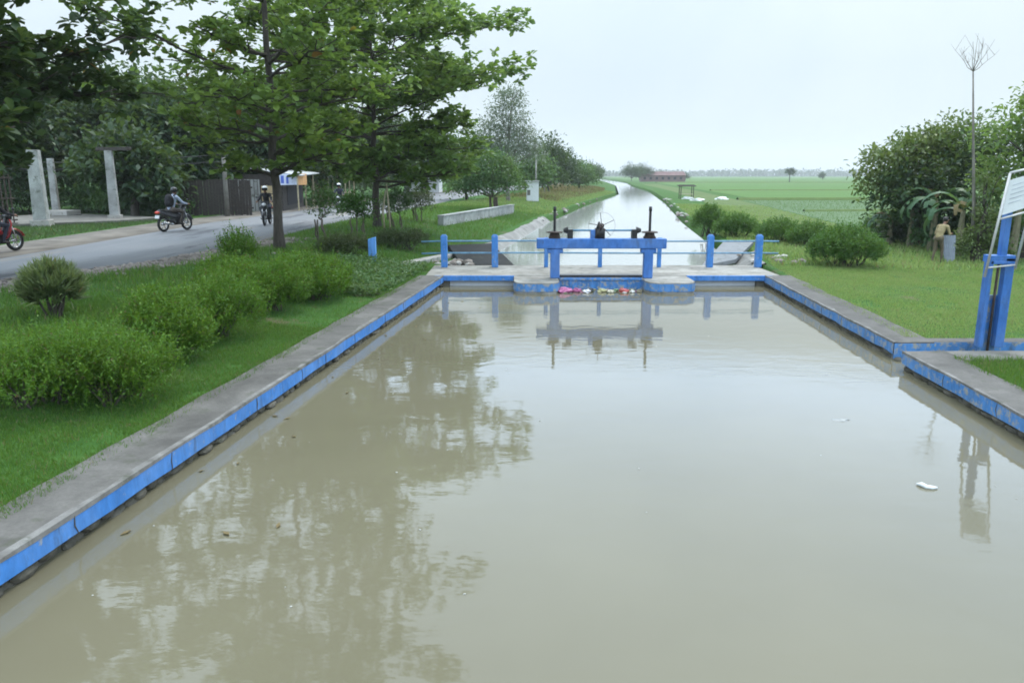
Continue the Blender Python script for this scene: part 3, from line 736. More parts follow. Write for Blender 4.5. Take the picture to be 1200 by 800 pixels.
for i in range(34):   # floating leaf litter against the gate
    x, y = lr.uniform(1.3, 3.5), lr.uniform(20.05, 20.7)
    m = MB(); L_ = lr.uniform(.03, .08); m.add([(-L_, 0, 0), (0, -L_ * .4, .006), (L_, 0, .01), (0, L_ * .4, .006)], [(0, 1, 2, 3)]); m.add([(-L_, 0, -.008), (0, -L_ * .4, -.004), (L_, 0, 0), (0, L_ * .4, -.004)], [(3, 2, 1, 0)])
    o = m.build('floating_leaf', MT['dryleaf'] if lr.random() < .6 else MT['groundcover']); o.location = (x, y, .012); o.rotation_euler = (0, 0, lr.uniform(0, 6)); tag(o, 'dead leaf floating in the scum in front of the sluice gate', 'leaf', 'dead leaves at the gate')
x, y = at(1087, 571, 0)
m = MB(); m.tube([(-.075, .07, .012), (-.045, .03, .02), (-.02, -.02, .015), (.03, -.035, .014), (.08, -.03, .012)], [.008, .024, .022, .02, .008], 8)
o = m.build('plastic_strip', plas('white film', (.72, .74, .72)), None, True); o.location = (x, y, 0); tag(o, 'small bent white plastic strip floating on the open water', 'litter')
x, y = at(985, 492, 0)
o = crumple('plastic_scrap', 'faint grey plastic scrap floating in mid water beyond the white strip', 'litter', x, y, -.004, (.1, .05), (.2, .21, .2), 77, .16)

fl = plas('foam fleck', (.34, .34, .30))
for i in range(22):
    y = lr.uniform(4.6, 19) if i % 2 else lr.uniform(4.6, 9); x = lr.uniform(xl(y) + .4, xr(y) - .4); m = MB(); q = lr.uniform(.006, .014)
    m.ball((0, 0, 0), (q, q * lr.uniform(.5, 1), q * .4), 1, None, .2, lr); o = m.build('foam_fleck', fl); o.location = (x, y, .003); o.rotation_euler = (0, 0, lr.uniform(0, 6)); tag(o, 'tiny pale foam fleck floating on the open brown water', 'foam', 'foam flecks on the water')
for i in range(22):
    y = lr.uniform(5, 19); x = xl(y) + abs(lr.gauss(.3, .7)) + .15; L_ = lr.uniform(.03, .06)
    m = MB(); m.add([(-L_, 0, 0), (0, -L_ * .4, .006), (L_, 0, .01), (0, L_ * .4, .006), (-L_, 0, -.006), (0, -L_ * .4, 0), (L_, 0, .004), (0, L_ * .4, 0)], [(0, 1, 2, 3), (7, 6, 5, 4)])
    o = m.build('drifting_leaf', MT['dryleaf']); o.location = (x, y, .008); o.rotation_euler = (0, 0, lr.uniform(0, 6)); tag(o, 'small dead leaf drifting on the water near the left canal wall', 'leaf', 'dead leaves along the left wall')
# ------------------------------------------------------------------ trees on the left verge
def on_ground(px, py, z0=.6):
    x, y = at(px, py, z0)
    for _ in range(6): x, y = at(px, py, zg(x, y))
    return (x, y, zg(x, y))
almond_tree('almond_tree', 'tall tiered tree with a straight dark trunk on the verge beside the road', (-6.88, 22.8, .72), 13,
            [(2.6, 2.0, .3, 0), (3.3, 2.9, .4, 0), (4.0, 3.4, .3, 0), (4.9, 4.4, 0, 0), (5.7, 2.7, .4, 0), (7.4, 5.3, 0, 0), (8.4, 5.2, .2, 0), (9.5, 4.9, 0, 0), (10.7, 4.2, 0, 0), (11.9, 3.4, 0, 0), (12.9, 2.2, 0, 0)],   .155, MT['almond'], 5, leafL=.25, dens=1.15, per=10)
almond_tree('almond_tree', 'broad layered tree behind the tall tiered one, its crown reaching over the canal', (-5.7, 32.8, .75), 9.3,
            [(2.2, 3.4, .4, 0), (2.9, 4.0, .3, 0), (3.6, 4.4, .2, 0), (4.4, 4.7, .2, 0), (5.3, 5.1, .1, 0), (6.3, 5.2, .1, 0), (7.2, 5.0, .1, 0), (8.1, 4.2, 0, 0), (8.8, 2.8, 0, 0)], .175, MT['almond2'], 9, leafL=.30, dens=1.5, per=10)
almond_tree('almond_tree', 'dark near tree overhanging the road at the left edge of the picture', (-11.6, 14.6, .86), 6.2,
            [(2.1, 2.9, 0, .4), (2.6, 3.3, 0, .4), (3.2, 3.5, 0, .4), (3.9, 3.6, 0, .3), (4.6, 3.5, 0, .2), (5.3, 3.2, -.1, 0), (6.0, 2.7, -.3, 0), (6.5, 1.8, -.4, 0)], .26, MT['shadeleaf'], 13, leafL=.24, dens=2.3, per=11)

# trees and dark wood beyond the road
def crownset(seed, r, h, n, base):
    g = random.Random(seed); out = [(0, 0, h - r * .8, r * .75, r * .75, r * .8)]
    for i in range(n):
        a = g.uniform(0, 6.28); d = g.uniform(.35, .7) * r; zz = g.uniform(base + r * .3, h - r * .7)
        s = g.uniform(.42, .62) * r; out.append((math.cos(a) * d, math.sin(a) * d, zz, s, s, s * .8))
    return out
BT = [(-30, 46, 9.2, 4.6, 'darkleaf', 'tall dark tree behind the left gate pillars'), (-24.5, 52, 9.0, 4.4, 'darkleaf', 'very tall dark tree behind the free standing white pillar'),
      (-20.5, 47.5, 7.5, 3.3, 'darkleaf', 'bushy green tree just behind the white pillar at the driveway'), (-19, 56, 8.6, 4.2, 'darkleaf', 'dark tree behind the plank fence'),
      (-36, 44, 9.5, 4.6, 'darkleaf', 'dark tree beyond the left roadside fence'), (-16.6, 61, 9.6, 4.2, 'darkleaf', 'green tree rising behind the roadside shop roof'),
      (-17.5, 72, 9.2, 4.6, 'darkleaf', 'dark tree behind the bamboo stall'), (-14.5, 84, 9.5, 4.4, 'darkleaf', 'leafy tree past the bamboo stall beside the road'),
      (-20.2, 41.5, 4.6, 2.2, 'darkleaf', 'low leafy tree between the driveway pillar and the plank fence'), (-44, 52, 10.5, 5.0, 'darkleaf', 'large dark tree farthest left beyond the fence'),
      (-24, 66, 10, 4.6, 'darkleaf', 'tall dark tree far behind the roadside shop'), (-13, 98, 9, 4.5, 'darkleaf', 'dark tree by the white house down the road'),
      (-34, 62, 11, 5.5, 'darkleaf', 'tallest dark tree at the back of the yard')]
for i, (x, y, h, r, mt, lab) in enumerate(BT):
    lobe_tree('broadleaf_tree', lab, (x, y, .86), crownset(i + 40, r, h, 9, 1.0 if mt == 'darkleaf' else .8), 1500 if r > 3 else 600, 13, .42, MT[mt], i + 60, .22, .42, 'trees beyond the road')
UB = [(-15.8, 69, 3.2, 'dark shrub behind the bamboo stall'), (-14.6, 77, 3.4, 'bushy dark shrub past the bamboo stall along the road'), (-13.8, 86, 3.6, 'dark roadside shrub before the white house'), (-17.5, 92, 4.2, 'tall dark shrub left of the white house'), (-21, 74, 4.2, 'tall dark shrub deep behind the bamboo stall'), (-27, 43.5, 2.4, 'dark undergrowth shrub behind the left pillars'), (-24.2, 45.5, 2.0, 'green undergrowth shrub right of the left pillars'), (-21.6, 44.2, 1.7, 'light green shrub behind the white driveway pillar'), (-19.0, 42.6, 1.7, 'green shrub at the driveway edge beside the plank fence'), (-31, 40.5, 2.6, 'dark shrub at the far left behind the red motorcycle'), (-29.5, 47, 3.0, 'dense shrub deep behind the left pillars')]
for i, (x, y, h, lab) in enumerate(UB):
    lobe_tree('shrub', lab, (x, y, .86), [(0, 0, h * .5, h * .8, h * .7, h * .5), (.6, -.3, h * .35, h * .6, h * .6, h * .35), (-.7, 0, h * .35, h * .6, h * .6, h * .35)], 260, 12, .2, MT['midleaf' if i in (6, 7, 8) else 'darkleaf'], i + 90, .05, .22, 'shrubs beyond the road', 'shrub')

# left bank, upstream
x, y, z = on_ground(578, 249)
lobe_tree('shrubby_tree', 'round green tree leaning over the long white low wall', (x, y, z), [(0, 0, 2.3, 1.7, 1.6, 1.3), (-1.2, 0, 1.8, 1.3, 1.2, 1.1), (1.0, 0, 1.7, 1.2, 1.1, 1.0), (.2, 0, 3.0, 1.2, 1.2, .9), (-2.0, 0, 1.5, 1.0, 1.0, .9)], 520, 12, .2, MT['midleaf'], 120, .09, .22, None, 'tree', 'bark', trunks=3)
lobe_tree('grey_tree', 'tall thin grey green tree standing behind the round tree over the white wall', (-.3, 66, .85), [(0, 0, 7.2, 1.5, 1.5, 1.7), (-.9, .3, 5.6, 1.7, 1.6, 1.5), (1.2, 0, 5.4, 1.3, 1.3, 1.2), (0, 0, 4.0, 2.2, 2.0, 1.5), (1.9, 0, 3.9, 1.2, 1.2, 1.1), (-2, 0, 4.2, 1.2, 1.2, 1.2), (.3, 0, 8.6, .8, .8, .8)], 620, 12, .26, MT['greyleaf'], 121, .16, .34, None, 'tree', 'bark_pale', wr=.4)
FT = [(-4.0, 70, 6.5, 2.7, 'midleaf', 'leafy tree left of the grey tree along the road'), (2.4, 80, 4.6, 2.2, 'midleaf', 'light green tree below the grey tree at the white booth'), (4.6, 97, 7.0, 2.6, 'darkleaf', 'tree behind the white booth and the utility pole'), (7.6, 116, 6.0, 2.9, 'darkleaf', 'dense dark tree on the left bank past the dry grass'),
      (10.6, 122, 4.4, 2.4, 'midleaf', 'rounded green tree right of the dense dark bank tree'), (4.8, 120, 6.2, 2.7, 'darkleaf', 'tree left of the dense dark bank tree'), (15.5, 165, 4.6, 2.8, 'darkleaf', 'small bank tree farther up the left bank'), (20, 205, 5.5, 3.4, 'darkleaf', 'far bank tree where the canal bends'),
      (26, 250, 5.6, 3.6, 'darkleaf', 'farther bank tree beyond the canal bend'), (12, 140, 4.8, 2.8, 'midleaf', 'green tree between the bank trees halfway to the bend'), (31, 330, 6, 4.2, 'darkleaf', 'distant tree at the end of the left bank'), (36, 420, 7, 5, 'darkleaf', 'most distant tree of the left bank row'),
      (49, 322, 7.2, 5.0, 'darkleaf', 'rounded dark tree left of the red roofed building'), (57, 345, 7.4, 4.4, 'darkleaf', 'tree touching the left end of the red roofed building'), (-9, 112, 8, 4, 'midleaf', 'tree over the white house along the road'),
      (-1, 110, 7, 3, 'midleaf', 'tree beyond the grey tree on the road side')]
for i, (x, y, h, r, mt, lab) in enumerate(FT):
    lobe_tree('bank_tree', lab, (x, y, .8), crownset(i + 140, r, h, 7, .4), 330, 9, .34 + y * .0006, MT[mt], i + 160, .14, .34 + y * .0008, 'trees along the left bank')
lobe_tree('lone_field_tree', 'small round tree standing alone in the far rice field', (115, 325, .1), [(0, 0, 4.0, 1.9, 1.9, 1.6)], 120, 8, .5, MT['darkleaf'], 201, .2, .35)
for k, (x, y, s, lab) in enumerate([(68, 420, 1.2, 'small distant tree right of the red roofed building'), (106, 560, 1.35, 'distant tree in the middle of the field edge'), (95, 430, .8, 'little tree among the rice right of the red roof'), (190, 480, .9, 'low bushy tree far right in the rice field')]):
    lobe_tree('field_tree', lab, (x, y, .1), crownset(220 + k, 2.6 * s, 5.4 * s, 5, .8), 120, 8, .6, MT['darkleaf'], 230 + k, .2, .45, 'trees in the far field')
# far tree line: reads as one mass
g = np.random.default_rng(5); n = 900
P = []; 
xs_ = g.uniform(-500, 1500, n); ys_ = 1500 + g.uniform(-120, 160, n)
hh = 9 + 6 * np.array([mnoise.noise(Vector((x * .008, 3.1, 0))) for x in xs_]) + g.uniform(-2, 3, n)
C = np.repeat(np.stack([xs_, ys_, np.zeros(n)], 1), 26, 0); H_ = np.repeat(hh, 26)
u = g.uniform(0, 1, n * 26); C[:, 2] = H_ * u; rr = 9 * np.sin(np.clip(u * 1.1 + .25, 0, 1.2) * 2.4)
a = g.uniform(0, 6.28, n * 26); C[:, 0] += np.cos(a) * rr; C[:, 1] += np.sin(a) * rr * .5
tag(leaves_mesh('far_woodland', C, g.normal(0, 1, (n * 26, 3)), 4.5, 3.0, MT['darkleaf']), 'low bluish line of distant woodland along the horizon', 'woodland', None, 'stuff')

# bushes on the left verge
HB = [(at(8, 482, .5), [(0, 0, .42, .75, .65, .5), (.3, .45, .5, .6, .6, .5), (-.8, .2, .45, .7, .7, .5)], 'bright green feathery bush cut by the left picture edge'),
      (at(105, 468, .5), [(0, 0, .38, .62, .5, .42), (.25, .4, .42, .55, .5, .45), (-.35, .5, .48, .6, .5, .48)], 'bright green feathery bush in front of the spiky round plant'),
      (at(222, 398, .5), [(0, 0, .4, .6, .5, .45), (.3, .5, .5, .6, .5, .5), (-.3, .4, .42, .5, .5, .42)], 'middle feathery bush with small pale flowers beside the canal lawn'),
      (at(292, 366, .5), [(0, 0, .42, .62, .55, .45), (.4, .5, .45, .55, .5, .45), (-.4, .5, .5, .5, .5, .45)], 'fourth feathery bush along the lawn below the tall tree'),
      (at(172, 428, .5), [(0, .5, .42, .5, .5, .42), (-.3, .8, .5, .6, .5, .5)], 'short feathery bush squeezed between the front bush and the middle bush'),
      (at(258, 372, .5), [(0, .3, .45, .5, .5, .48), (-.3, .9, .52, .5, .5, .5)], 'feathery bush between the middle bush and the fourth bush'),
      (at(328, 352, .5), [(0, .3, .45, .5, .5, .45), (.1, .9, .48, .5, .5, .46)], 'feathery bush squeezed before the farthest bush'),
      (at(362, 348, .5), [(0, 0, .4, .62, .6, .42), (.1, .7, .45, .6, .6, .45), (-.6, .5, .42, .5, .5, .42)], 'farthest feathery bush right below the tall trunk')]
for i, ((x, y), lb, lab) in enumerate(HB):
    lb = [(l[0], l[1], l[2] * .9, l[3] * (.9 + .3 * ((i * 37 + k * 53) % 10) / 10), l[4], l[5] * (.72 + .4 * ((i * 29 + k * 71) % 10) / 10)) for k, l in enumerate(lb)]
    shoot_bush('feathery_bush', lab, (x, y + .35, zg(x, y + .35)), lb, 1550, MT['hedge'], 300 + i, .34, .042 + .003 * i, 16, 'feathery bushes on the left lawn')
x, y, z = on_ground(280, 318)
shoot_bush('feathery_bush', 'tall loose shoot bush between the rubble and the fourth bush', (x, y, z), [(0, 0, .45, .45, .4, .5)], 500, MT['hedge'], 320, .4, .06, 13, 'feathery bushes on the left lawn')
for i, (px, py, rx, h, lab) in enumerate([(470, 292, 1.0, .75, 'trimmed dark brownish hedge behind the blue marker post'), (402, 300, .8, .7, 'trimmed dark hedge left of the blue marker post')]):
    x, y, z = on_ground(px, py)
    shoot_bush('trimmed_hedge', lab, (x, y, z), [(0, 0, h * .45, rx, .6, h * .5), (-rx * .4, .1, h * .45, rx * .6, .6, h * .48), (rx * .4, .1, h * .45, rx * .6, .6, h * .48)], 1300, MT['hedge_brown'], 330 + i, .14, .05, 10, 'trimmed hedges by the marker post', 'hedge')
# spiky round plant
def strap_plant(name, label, loc, r, h, n, seed):
    g = np.random.default_rng(seed); t = thing(name, label, 'plant', loc)
    m = MB(); rnd = random.Random(seed)
    for k in range(12):
        a = rnd.uniform(0, 6.28); m.tube(bent((rnd.uniform(-.08, .08), rnd.uniform(-.08, .08), -.1), (math.cos(a) * r * .6, math.sin(a) * r * .6, h * rnd.uniform(.4, .75)), 0, 4, .03, rnd), .018, 6)
    m.build('stem', MT['bark_dark'], t)
    C, d = lobes_points([(0, 0, h * .46, r * .85, r * .85, h * .38)], n // 12, g, .85)
    P = np.repeat(C, 12, 0); N = len(P); D = np.repeat(d, 12, 0) * .5 + np.array([0, 0, .85]) + g.normal(0, .3, (N, 3)); L = g.uniform(.15, .30, N)
    leaves_mesh('foliage', P, D, L, L * .105, MT['strap'], t, None, 'blade', .1, .06)
    return t
x, y, z = on_ground(65, 372)
strap_plant('spiky_plant', 'round spiky leaved plant on a short dark stem beside the road rubble', (x, y, z), .43, .92, 4200, 7)
# small verge shrubs
VS = [(380, 284, 2.0, .36, 'midleaf', 'small forked shrub with bare stems right of the tall trunk'), (418, 274, 1.55, .6, 'bushleaf', 'leafy low shrub before the broad tree trunk'), (468, 268, 1.75, .42, 'midleaf', 'small green shrub right of the broad tree trunk'), (491, 259, 1.6, .62, 'hedge_brown', 'rounded brownish shrub right of the bamboo stakes'), (452, 258, 1.3, .4, 'midleaf', 'narrow shrub among the bamboo stakes')]
for i, (px, py, h, r, mt, lab) in enumerate(VS):
    x, y, z = on_ground(px, py)
    lobe_tree('verge_shrub', lab, (x, y, z), [(0, 0, h * .72, r, r, h * .28), (-r * .5, 0, h * .55, r * .6, r * .6, h * .2), (r * .5, .1, h * .5, r * .6, r * .6, h * .25)], [75, 190, 110, 170, 90][i], 10, .12, MT[mt], 340 + i, .03, .12, 'small shrubs on the verge', 'shrub', 'bark', trunks=4)
for i, (px, py, h, lab) in enumerate([(458, 272, 1.9, 'pale bamboo stake leaning beside the broad tree trunk'), (451, 270, 1.6, 'shorter bamboo stake next to the leaning one')]):
    x, y, z = on_ground(px, py); m = MB(); m.tube([(0, 0, -.1), (-.05, 0, h * .5), (-.12 + i * .2, .05, h)], [.035, .033, .028], 8); o = m.build('bamboo_stake', MT['bamboo'], None, True); o.location = (x, y, z); tag(o, lab, 'stake')
# ground cover patch
g = np.random.default_rng(33); n = 5200
px_, py_ = g.uniform(398, 505, n), g.uniform(312, 346, n)
P = []
for a_, b_ in zip(px_, py_):
    x, y = at(a_, b_, .34)
    if x < xl(y) - .75: P.append((x, y, zg(x, y) + g.uniform(.02, .22)))
P = np.array(P); D = g.normal(0, 1, (len(P), 3)); D[:, 2] = np.abs(D[:, 2]) * .5
tag(leaves_mesh('ground_cover', P, D, g.uniform(.07, .13, len(P)), .055, MT['groundcover'], None, None, 'ovate'), 'low pale leafy ground cover at the left end of the footbridge', 'ground cover', None, 'stuff')

# bushes on the right bank
RBs = [(830, 275, .85, 1.5, 'tall narrow green bush nearest the canal on the right bank'), (862, 278, 1.05, 1.1, 'round green bush second from the canal on the right bank'), (914, 284, 1.1, 1.0, 'dark green bush in the middle of the right bank row'), (951, 289, 1.0, 1.0, 'green bush left of the largest right bank bush'), (990, 312, 1.2, 1.3, 'largest bright green spreading bush on the right lawn')]
for i, (px, py, r, h, lab) in enumerate(RBs):
    x, y, z = on_ground(px, py, .15)
    shoot_bush('bank_bush', lab, (x, y, z), [(0, 0, h * .45, r * .85, r * .8, h * .45), (-r * .45, 0, h * .38, r * .55, r * .6, h * .36), (r * .5, .1, h * .36, r * .55, r * .6, h * .34), (.1, .3, h * .62, r * .5, r * .5, h * .36)], 1700 if i == 4 else 1000, MT['bushleaf'], 360 + i, .36, .085, 11, 'bushes on the right bank')

# right thicket
x, y, z = on_ground(1078, 287, .1)
lobe_tree('thicket_tree', 'broad olive green tree at the left end of the right thicket', (x, y, z), [(-1.6, 0, 3.4, 1.2, 1.2, .8), (-.4, 0, 3.9, 1.4, 1.3, .9), (.9, 0, 4.3, 1.4, 1.3, 1.0), (-2.1, 0, 2.6, .8, .8, .8), (.2, .3, 3.0, 1.6, 1.4, 1.0), (1.9, 0, 3.6, 1.2, 1.2, 1.0), (-.9, .4, 2.2, 1.3, 1.1, .9)], 640, 12, .22, MT['olive_leaf'], 401, .12, .22, 'thicket trees on the right', 'tree', 'bark', shape='ovate')
lobe_tree('thicket_tree', 'tall dark leafy tree behind the notice board on the right', (18.6, 28.0, .1), [(-.6, 0, 4.2, 1.5, 1.4, 1.2), (.9, 0, 4.6, 1.6, 1.5, 1.3), (2.2, 0, 4.2, 1.5, 1.5, 1.3), (-.2, 0, 2.8, 1.6, 1.4, 1.2), (1.6, 0, 2.6, 1.8, 1.6, 1.3), (.2, 0, 5.6, .9, .9, .7), (1.6, 0, 5.9, .8, .8, .6), (3.2, 0, 3, 1.6, 1.6, 1.6)], 820, 12, .21, MT['almond2'], 402, .17, .24, 'thicket trees on the right', 'tree', shape='ovate')
lobe_tree('thicket_tree', 'dim tree filling the gap between the banana plants at the back', (17.9, 31.5, .1), [(0, 0, 2.5, 1.8, 1.5, 1.5), (1.2, 0, 3.6, 1.4, 1.3, 1.1), (-.9, .2, 1.5, 1.3, 1.2, 1.1), (-1.9, .6, 1.9, 1.2, 1.2, 1.2)], 420, 12, .22, MT['darkleaf'], 403, .12, .26, 'thicket trees on the right', 'tree', shape='ovate')
# dark vine covered stump trunk and bare sapling
x, y, z = on_ground(1146, 306, .1)
lobe_tree('vine_trunk', 'thick dark trunk wrapped in vines in the right thicket', (x, y, z), [(0, 0, .6, .75, .6, .75), (.15, 0, 1.3, .45, .42, .9), (-.3, .1, .5, .6, .5, .5), (0, 0, 2.3, .3, .3, 1.1), (.55, 0, .5, .6, .5, .55)], 330, 10, .13, MT['olive_leaf'], 404, .17, .12, None, 'tree')
t = thing('bare_sapling', 'tall bare leafless sapling rising above the right thicket', 'tree', (x - .02, y + .3, z))
m = MB(); rr = random.Random(3); top = Vector((-.78, 0, 6.35)); m.tube([(0, 0, -.1), (-.2, 0, 2), (-.5, 0, 4.2), top], [.075, .058, .04, .022], 8)
tk = m.build('trunk', MT['bark_pale'], t, True); m = MB()
for k in range(8):
    a = k * 6.283 / 8 + rr.uniform(-.4, .4); q_ = rr.uniform(.45, .95); e = top + Vector((math.cos(a) * q_, math.sin(a) * q_, rr.uniform(.45, 1.05))); bp = bent(top, e, -.06, 6, .03, rr); m.tube(bp, [.012, .010, .008, .006, .004, .003], 5)
    for j in (2, 3, 4):
        m.tube([bp[j], bp[j] + Vector((rr.uniform(-.3, .3), rr.uniform(-.3, .3), rr.uniform(.2, .5)))], [.006, .003], 4)
m.tube([top, top + Vector((.02, 0, 1.2))], [.014, .004], 5); m.build('branch', MT['bark_pale'], tk, True)
t2 = thing('bare_sapling', 'bare twiggy sapling top at the right picture edge above the notice board', 'tree', (19.1, 27.6, .1))
m = MB(); top = Vector((0, 0, 5.2)); m.tube([(0, 0, -.1), (0, 0, 3), top], [.07, .05, .03], 7); tk = m.build('trunk', MT['bark_pale'], t2, True); m = MB()
for k in range(8):
    e = top + Vector((rr.uniform(-.7, .7), rr.uniform(-.5, .5), rr.uniform(.4, 1.3))); m.tube(bent(top - Vector((0, 0, rr.uniform(0, .8))), e, 0, 4, .04, rr), [.016, .012, .008, .004], 4)
m.build('branch', MT['bark_pale'], tk)

def banana(name, label, loc, h, nl, seed, L=1.7, droop=1.0):
    rnd = random.Random(seed); t = thing(name, label, 'plant', loc, 0, 'banana plants in the right thicket')
    m = MB(); top = Vector((rnd.uniform(-.1, .1), rnd.uniform(-.1, .1), h)); m.tube(bent((0, 0, -.1), top, 0, 5, .02, rnd), [.15, .13, .12, .1, .07], 9)
    m.build('stem', M_bark('banana stem', (.22, .2, .12)) if 'banana stem' not in bpy.data.materials else bpy.data.materials['banana stem'], t, True)
    for k in range(nl):
        a = k * 2.4 + rnd.uniform(-.4, .4); e0 = rnd.uniform(.35, 1.3); Lk = L * rnd.uniform(.75, 1.1); m = MB(); n = 15
        d = Vector((math.cos(a), math.sin(a), 0)); p = top.copy(); sd = Vector((-d.y, d.x, 0)); V = []; F = []; el = e0
        for i in range(n):
            f = i / (n - 1); w = .2 * math.sin(math.pi * min(1, f * .92 + .06)) ** .6 * (0.12 if f < .12 else 1) * rnd.uniform(.75, 1.05)
            up = Vector((0, 0, 1)); nrm = (sd.cross(d * math.cos(el) + up * math.sin(el))).normalized()
            V += [p + sd * w - Vector((0, 0, w * .35)), p, p - sd * w - Vector((0, 0, w * .35))]
            p = p + (d * math.cos(el) + up * math.sin(el)) * Lk / n; el -= droop * .17 * (1 + f)
        for i in range(n - 1):
            k0 = 3 * i
            if rnd.random() < .8: F.append((k0, k0 + 1, k0 + 4, k0 + 3))
            if rnd.random() < .8: F.append((k0 + 1, k0 + 2, k0 + 5, k0 + 4))
        m.add(V, F); m.build('leaf', MT['dryleaf'] if rnd.random() < .08 else MT['banana'], t)
    return t
for i, (px, py, h, nl, L, lab) in enumerate([(1042, 282, .9, 8, 1.3, 'low banana plant at the left edge of the thicket'), (1066, 286, 1.5, 9, 1.6, 'banana plant left of the standing person'), (1090, 290, 1.7, 9, 1.7, 'banana plant directly behind the standing person'), (1122, 296, 1.45, 10, 1.6, 'large pale leaved banana plant right of the standing person'), (1185, 300, 1.8, 9, 1.8, 'banana plant behind the blue side gate')]):
    x, y, z = on_ground(px, py + 4, .1); banana('banana_plant', lab, (x, y, z), h * 1.15, nl + 3, 540 + i, L * 1.3, .8)
for i, (px, py, w_, h_, mt, lab) in enumerate([(1056, 282, .9, 1.2, 'midleaf', 'low leafy shrub under the left end of the right thicket'), (1082, 288, .9, 1.3, 'darkleaf', 'dark shrub behind the standing person'), (1128, 296, .9, 1.3, 'midleaf', 'leafy shrub right of the grey sheet'), (1170, 298, 1.1, 1.5, 'darkleaf', 'dark shrub between the vine trunk and the blue side gate'), (1196, 292, 1.1, 1.6, 'midleaf', 'leafy shrub behind the notice board')]):
    x, y, z = on_ground(px, py, .1)
    lobe_tree('thicket_shrub', lab, (x, y + 1.2, z), [(0, 0, h_ * .5, w_, w_ * .8, h_ * .5), (-w_ * .6, 0, h_ * .35, w_ * .7, w_ * .7, h_ * .35), (w_ * .6, 0, h_ * .4, w_ * .7, w_ * .7, h_ * .4)], 260, 11, .2, MT[mt], 440 + i, .05, .2, 'shrubs under the right thicket', 'shrub', shape='ovate')
# grey sheet by the person
t = MB(); n = 13
V = []; F = []
for i in range(n):
    u = i / (n - 1); V += [(u * .34 - .14, .03 * (i % 2), 0), (u * .5 - .22, .26 + .03 * (i % 2), .92)]
V += [(v[0], v[1] + .012, v[2]) for v in V]
for i in range(n - 1): F += [(2 * i, 2 * i + 2, 2 * i + 3, 2 * i + 1), (2 * n + 2 * i + 1, 2 * n + 2 * i + 3, 2 * n + 2 * i + 2, 2 * n + 2 * i)]
F += [(1, 3, 2 * n + 3, 2 * n + 1)]
t.add(V, F); o = t.build('metal_sheet', M_plain('grey sheet', (.24, .27, .31), .5, .1, .15)); x, y, z = on_ground(1112, 307, .1); o.location = (x, y, z - .02); tag(o, 'pale grey corrugated sheet leaning beside the standing person', 'sheet')
for px, py, sz, lab in [(1048, 277, 1.0, 'pale blue tarpaulin lying on the ground left of the banana plants')]:
    x, y, z = on_ground(px, py, .1); o = crumple('tarpaulin', lab, 'tarpaulin', x, y, z + .15, (.8, .5), (.22, .27, .30), 91, .35)
for i, (px, py, lab) in enumerate([(806, 234, 'white plastic sheet beside the bamboo shelter'), (817, 236, 'second white plastic sheet right of the bamboo shelter'), (845, 234, 'lone white plastic sheet farther right in the rice')]):
    x, y = at(px, py, .15); crumple('plastic_sheet', lab, 'plastic sheet', x, y, .25, (.75, .6), (.66, .68, .66), 95 + i, .3)
# rubble of broken concrete at the right end of the railing
for i in range(16):
    x, y = rk.uniform(7.9, 9.6), rk.uniform(23.6, 27.5); rock(x, y, .3, rk.uniform(.08, .22), 'broken pale concrete lump at the right end of the railing', 'rubble at the right railing end')
for i in range(10):
    x, y = rk.uniform(-2.6, -1.3), rk.uniform(24.2, 25.3); rock(x, y, .28, rk.uniform(.08, .2), 'broken grey concrete lump at the left end of the railing', 'rubble at the left railing end')

# ------------------------------------------------------------------ buildings
x, y = at(770, 213, .1)
t = thing('long_building', 'long low distant building with a dull red roof across the field', 'building', (66, 345, .1), -.05)
MB().box((0, 0, 1.4), (19, 7, 2.8)).build('wall', MT['brick'], t)
m = MB(); m.add([(-9.8, -4.2, 2.7), (9.8, -4.2, 2.7), (9.8, 4.2, 2.7), (-9.8, 4.2, 2.7), (-9.2, 0, 4.4), (9.2, 0, 4.4)], [(0, 1, 5, 4), (2, 3, 4, 5), (0, 4, 3), (1, 2, 5), (3, 2, 1, 0)]); m.build('roof', MT['redroof'], t)
for i in range(7): MB().box((-8 + i * 2.6, -3.55, 1.5), (1.0, .08, 1.0)).build('window', MT['black'], t)
# bamboo shelter
x, y, z = on_ground(801, 233, .15)
t = thing('bamboo_shelter', 'small open bamboo shelter frame standing on the right bank', 'shelter', (x + .3, y, z))
for sx in (-.75, .75):
    for sy in (-.5, .5): m = MB(); m.tube([(sx, sy, -.1), (sx, sy, 1.5)], .05, 7); m.build('post', MT['darkwood'], t)
m = MB(); m.box((0, 0, 1.55), (2.0, 1.4, .08), 0, .06); m.box((0, 0, 1.62), (1.9, .1, .08)); m.build('roof', MT['darkwood'], t)
m = MB(); m.box((0, 0, .55), (1.5, 1.0, .05)); m.build('bench', MT['bamboo'], t)
# long low white wall
A = Vector((-3.4, 37.0)); B = Vector((.0, 52.8)); dvec = (B - A).normalized(); nv = Vector((-dvec.y, dvec.x)) * .14
m = MB(); m.prism([tuple(A + nv), tuple(A - nv), tuple(B - nv), tuple(B + nv)], .3, [1.12, 1.12, 1.05, 1.05]); m.prism([tuple(A + nv * 1.3), tuple(A - nv * 1.3), tuple(B - nv * 1.3), tuple(B + nv * 1.3)], [1.125, 1.125, 1.055, 1.055], [1.17, 1.17, 1.1, 1.1])
tag(m.build('low_wall', MT['whitewash'], bevel=.01), 'long low whitewashed wall on the left bank below the round tree', 'wall')
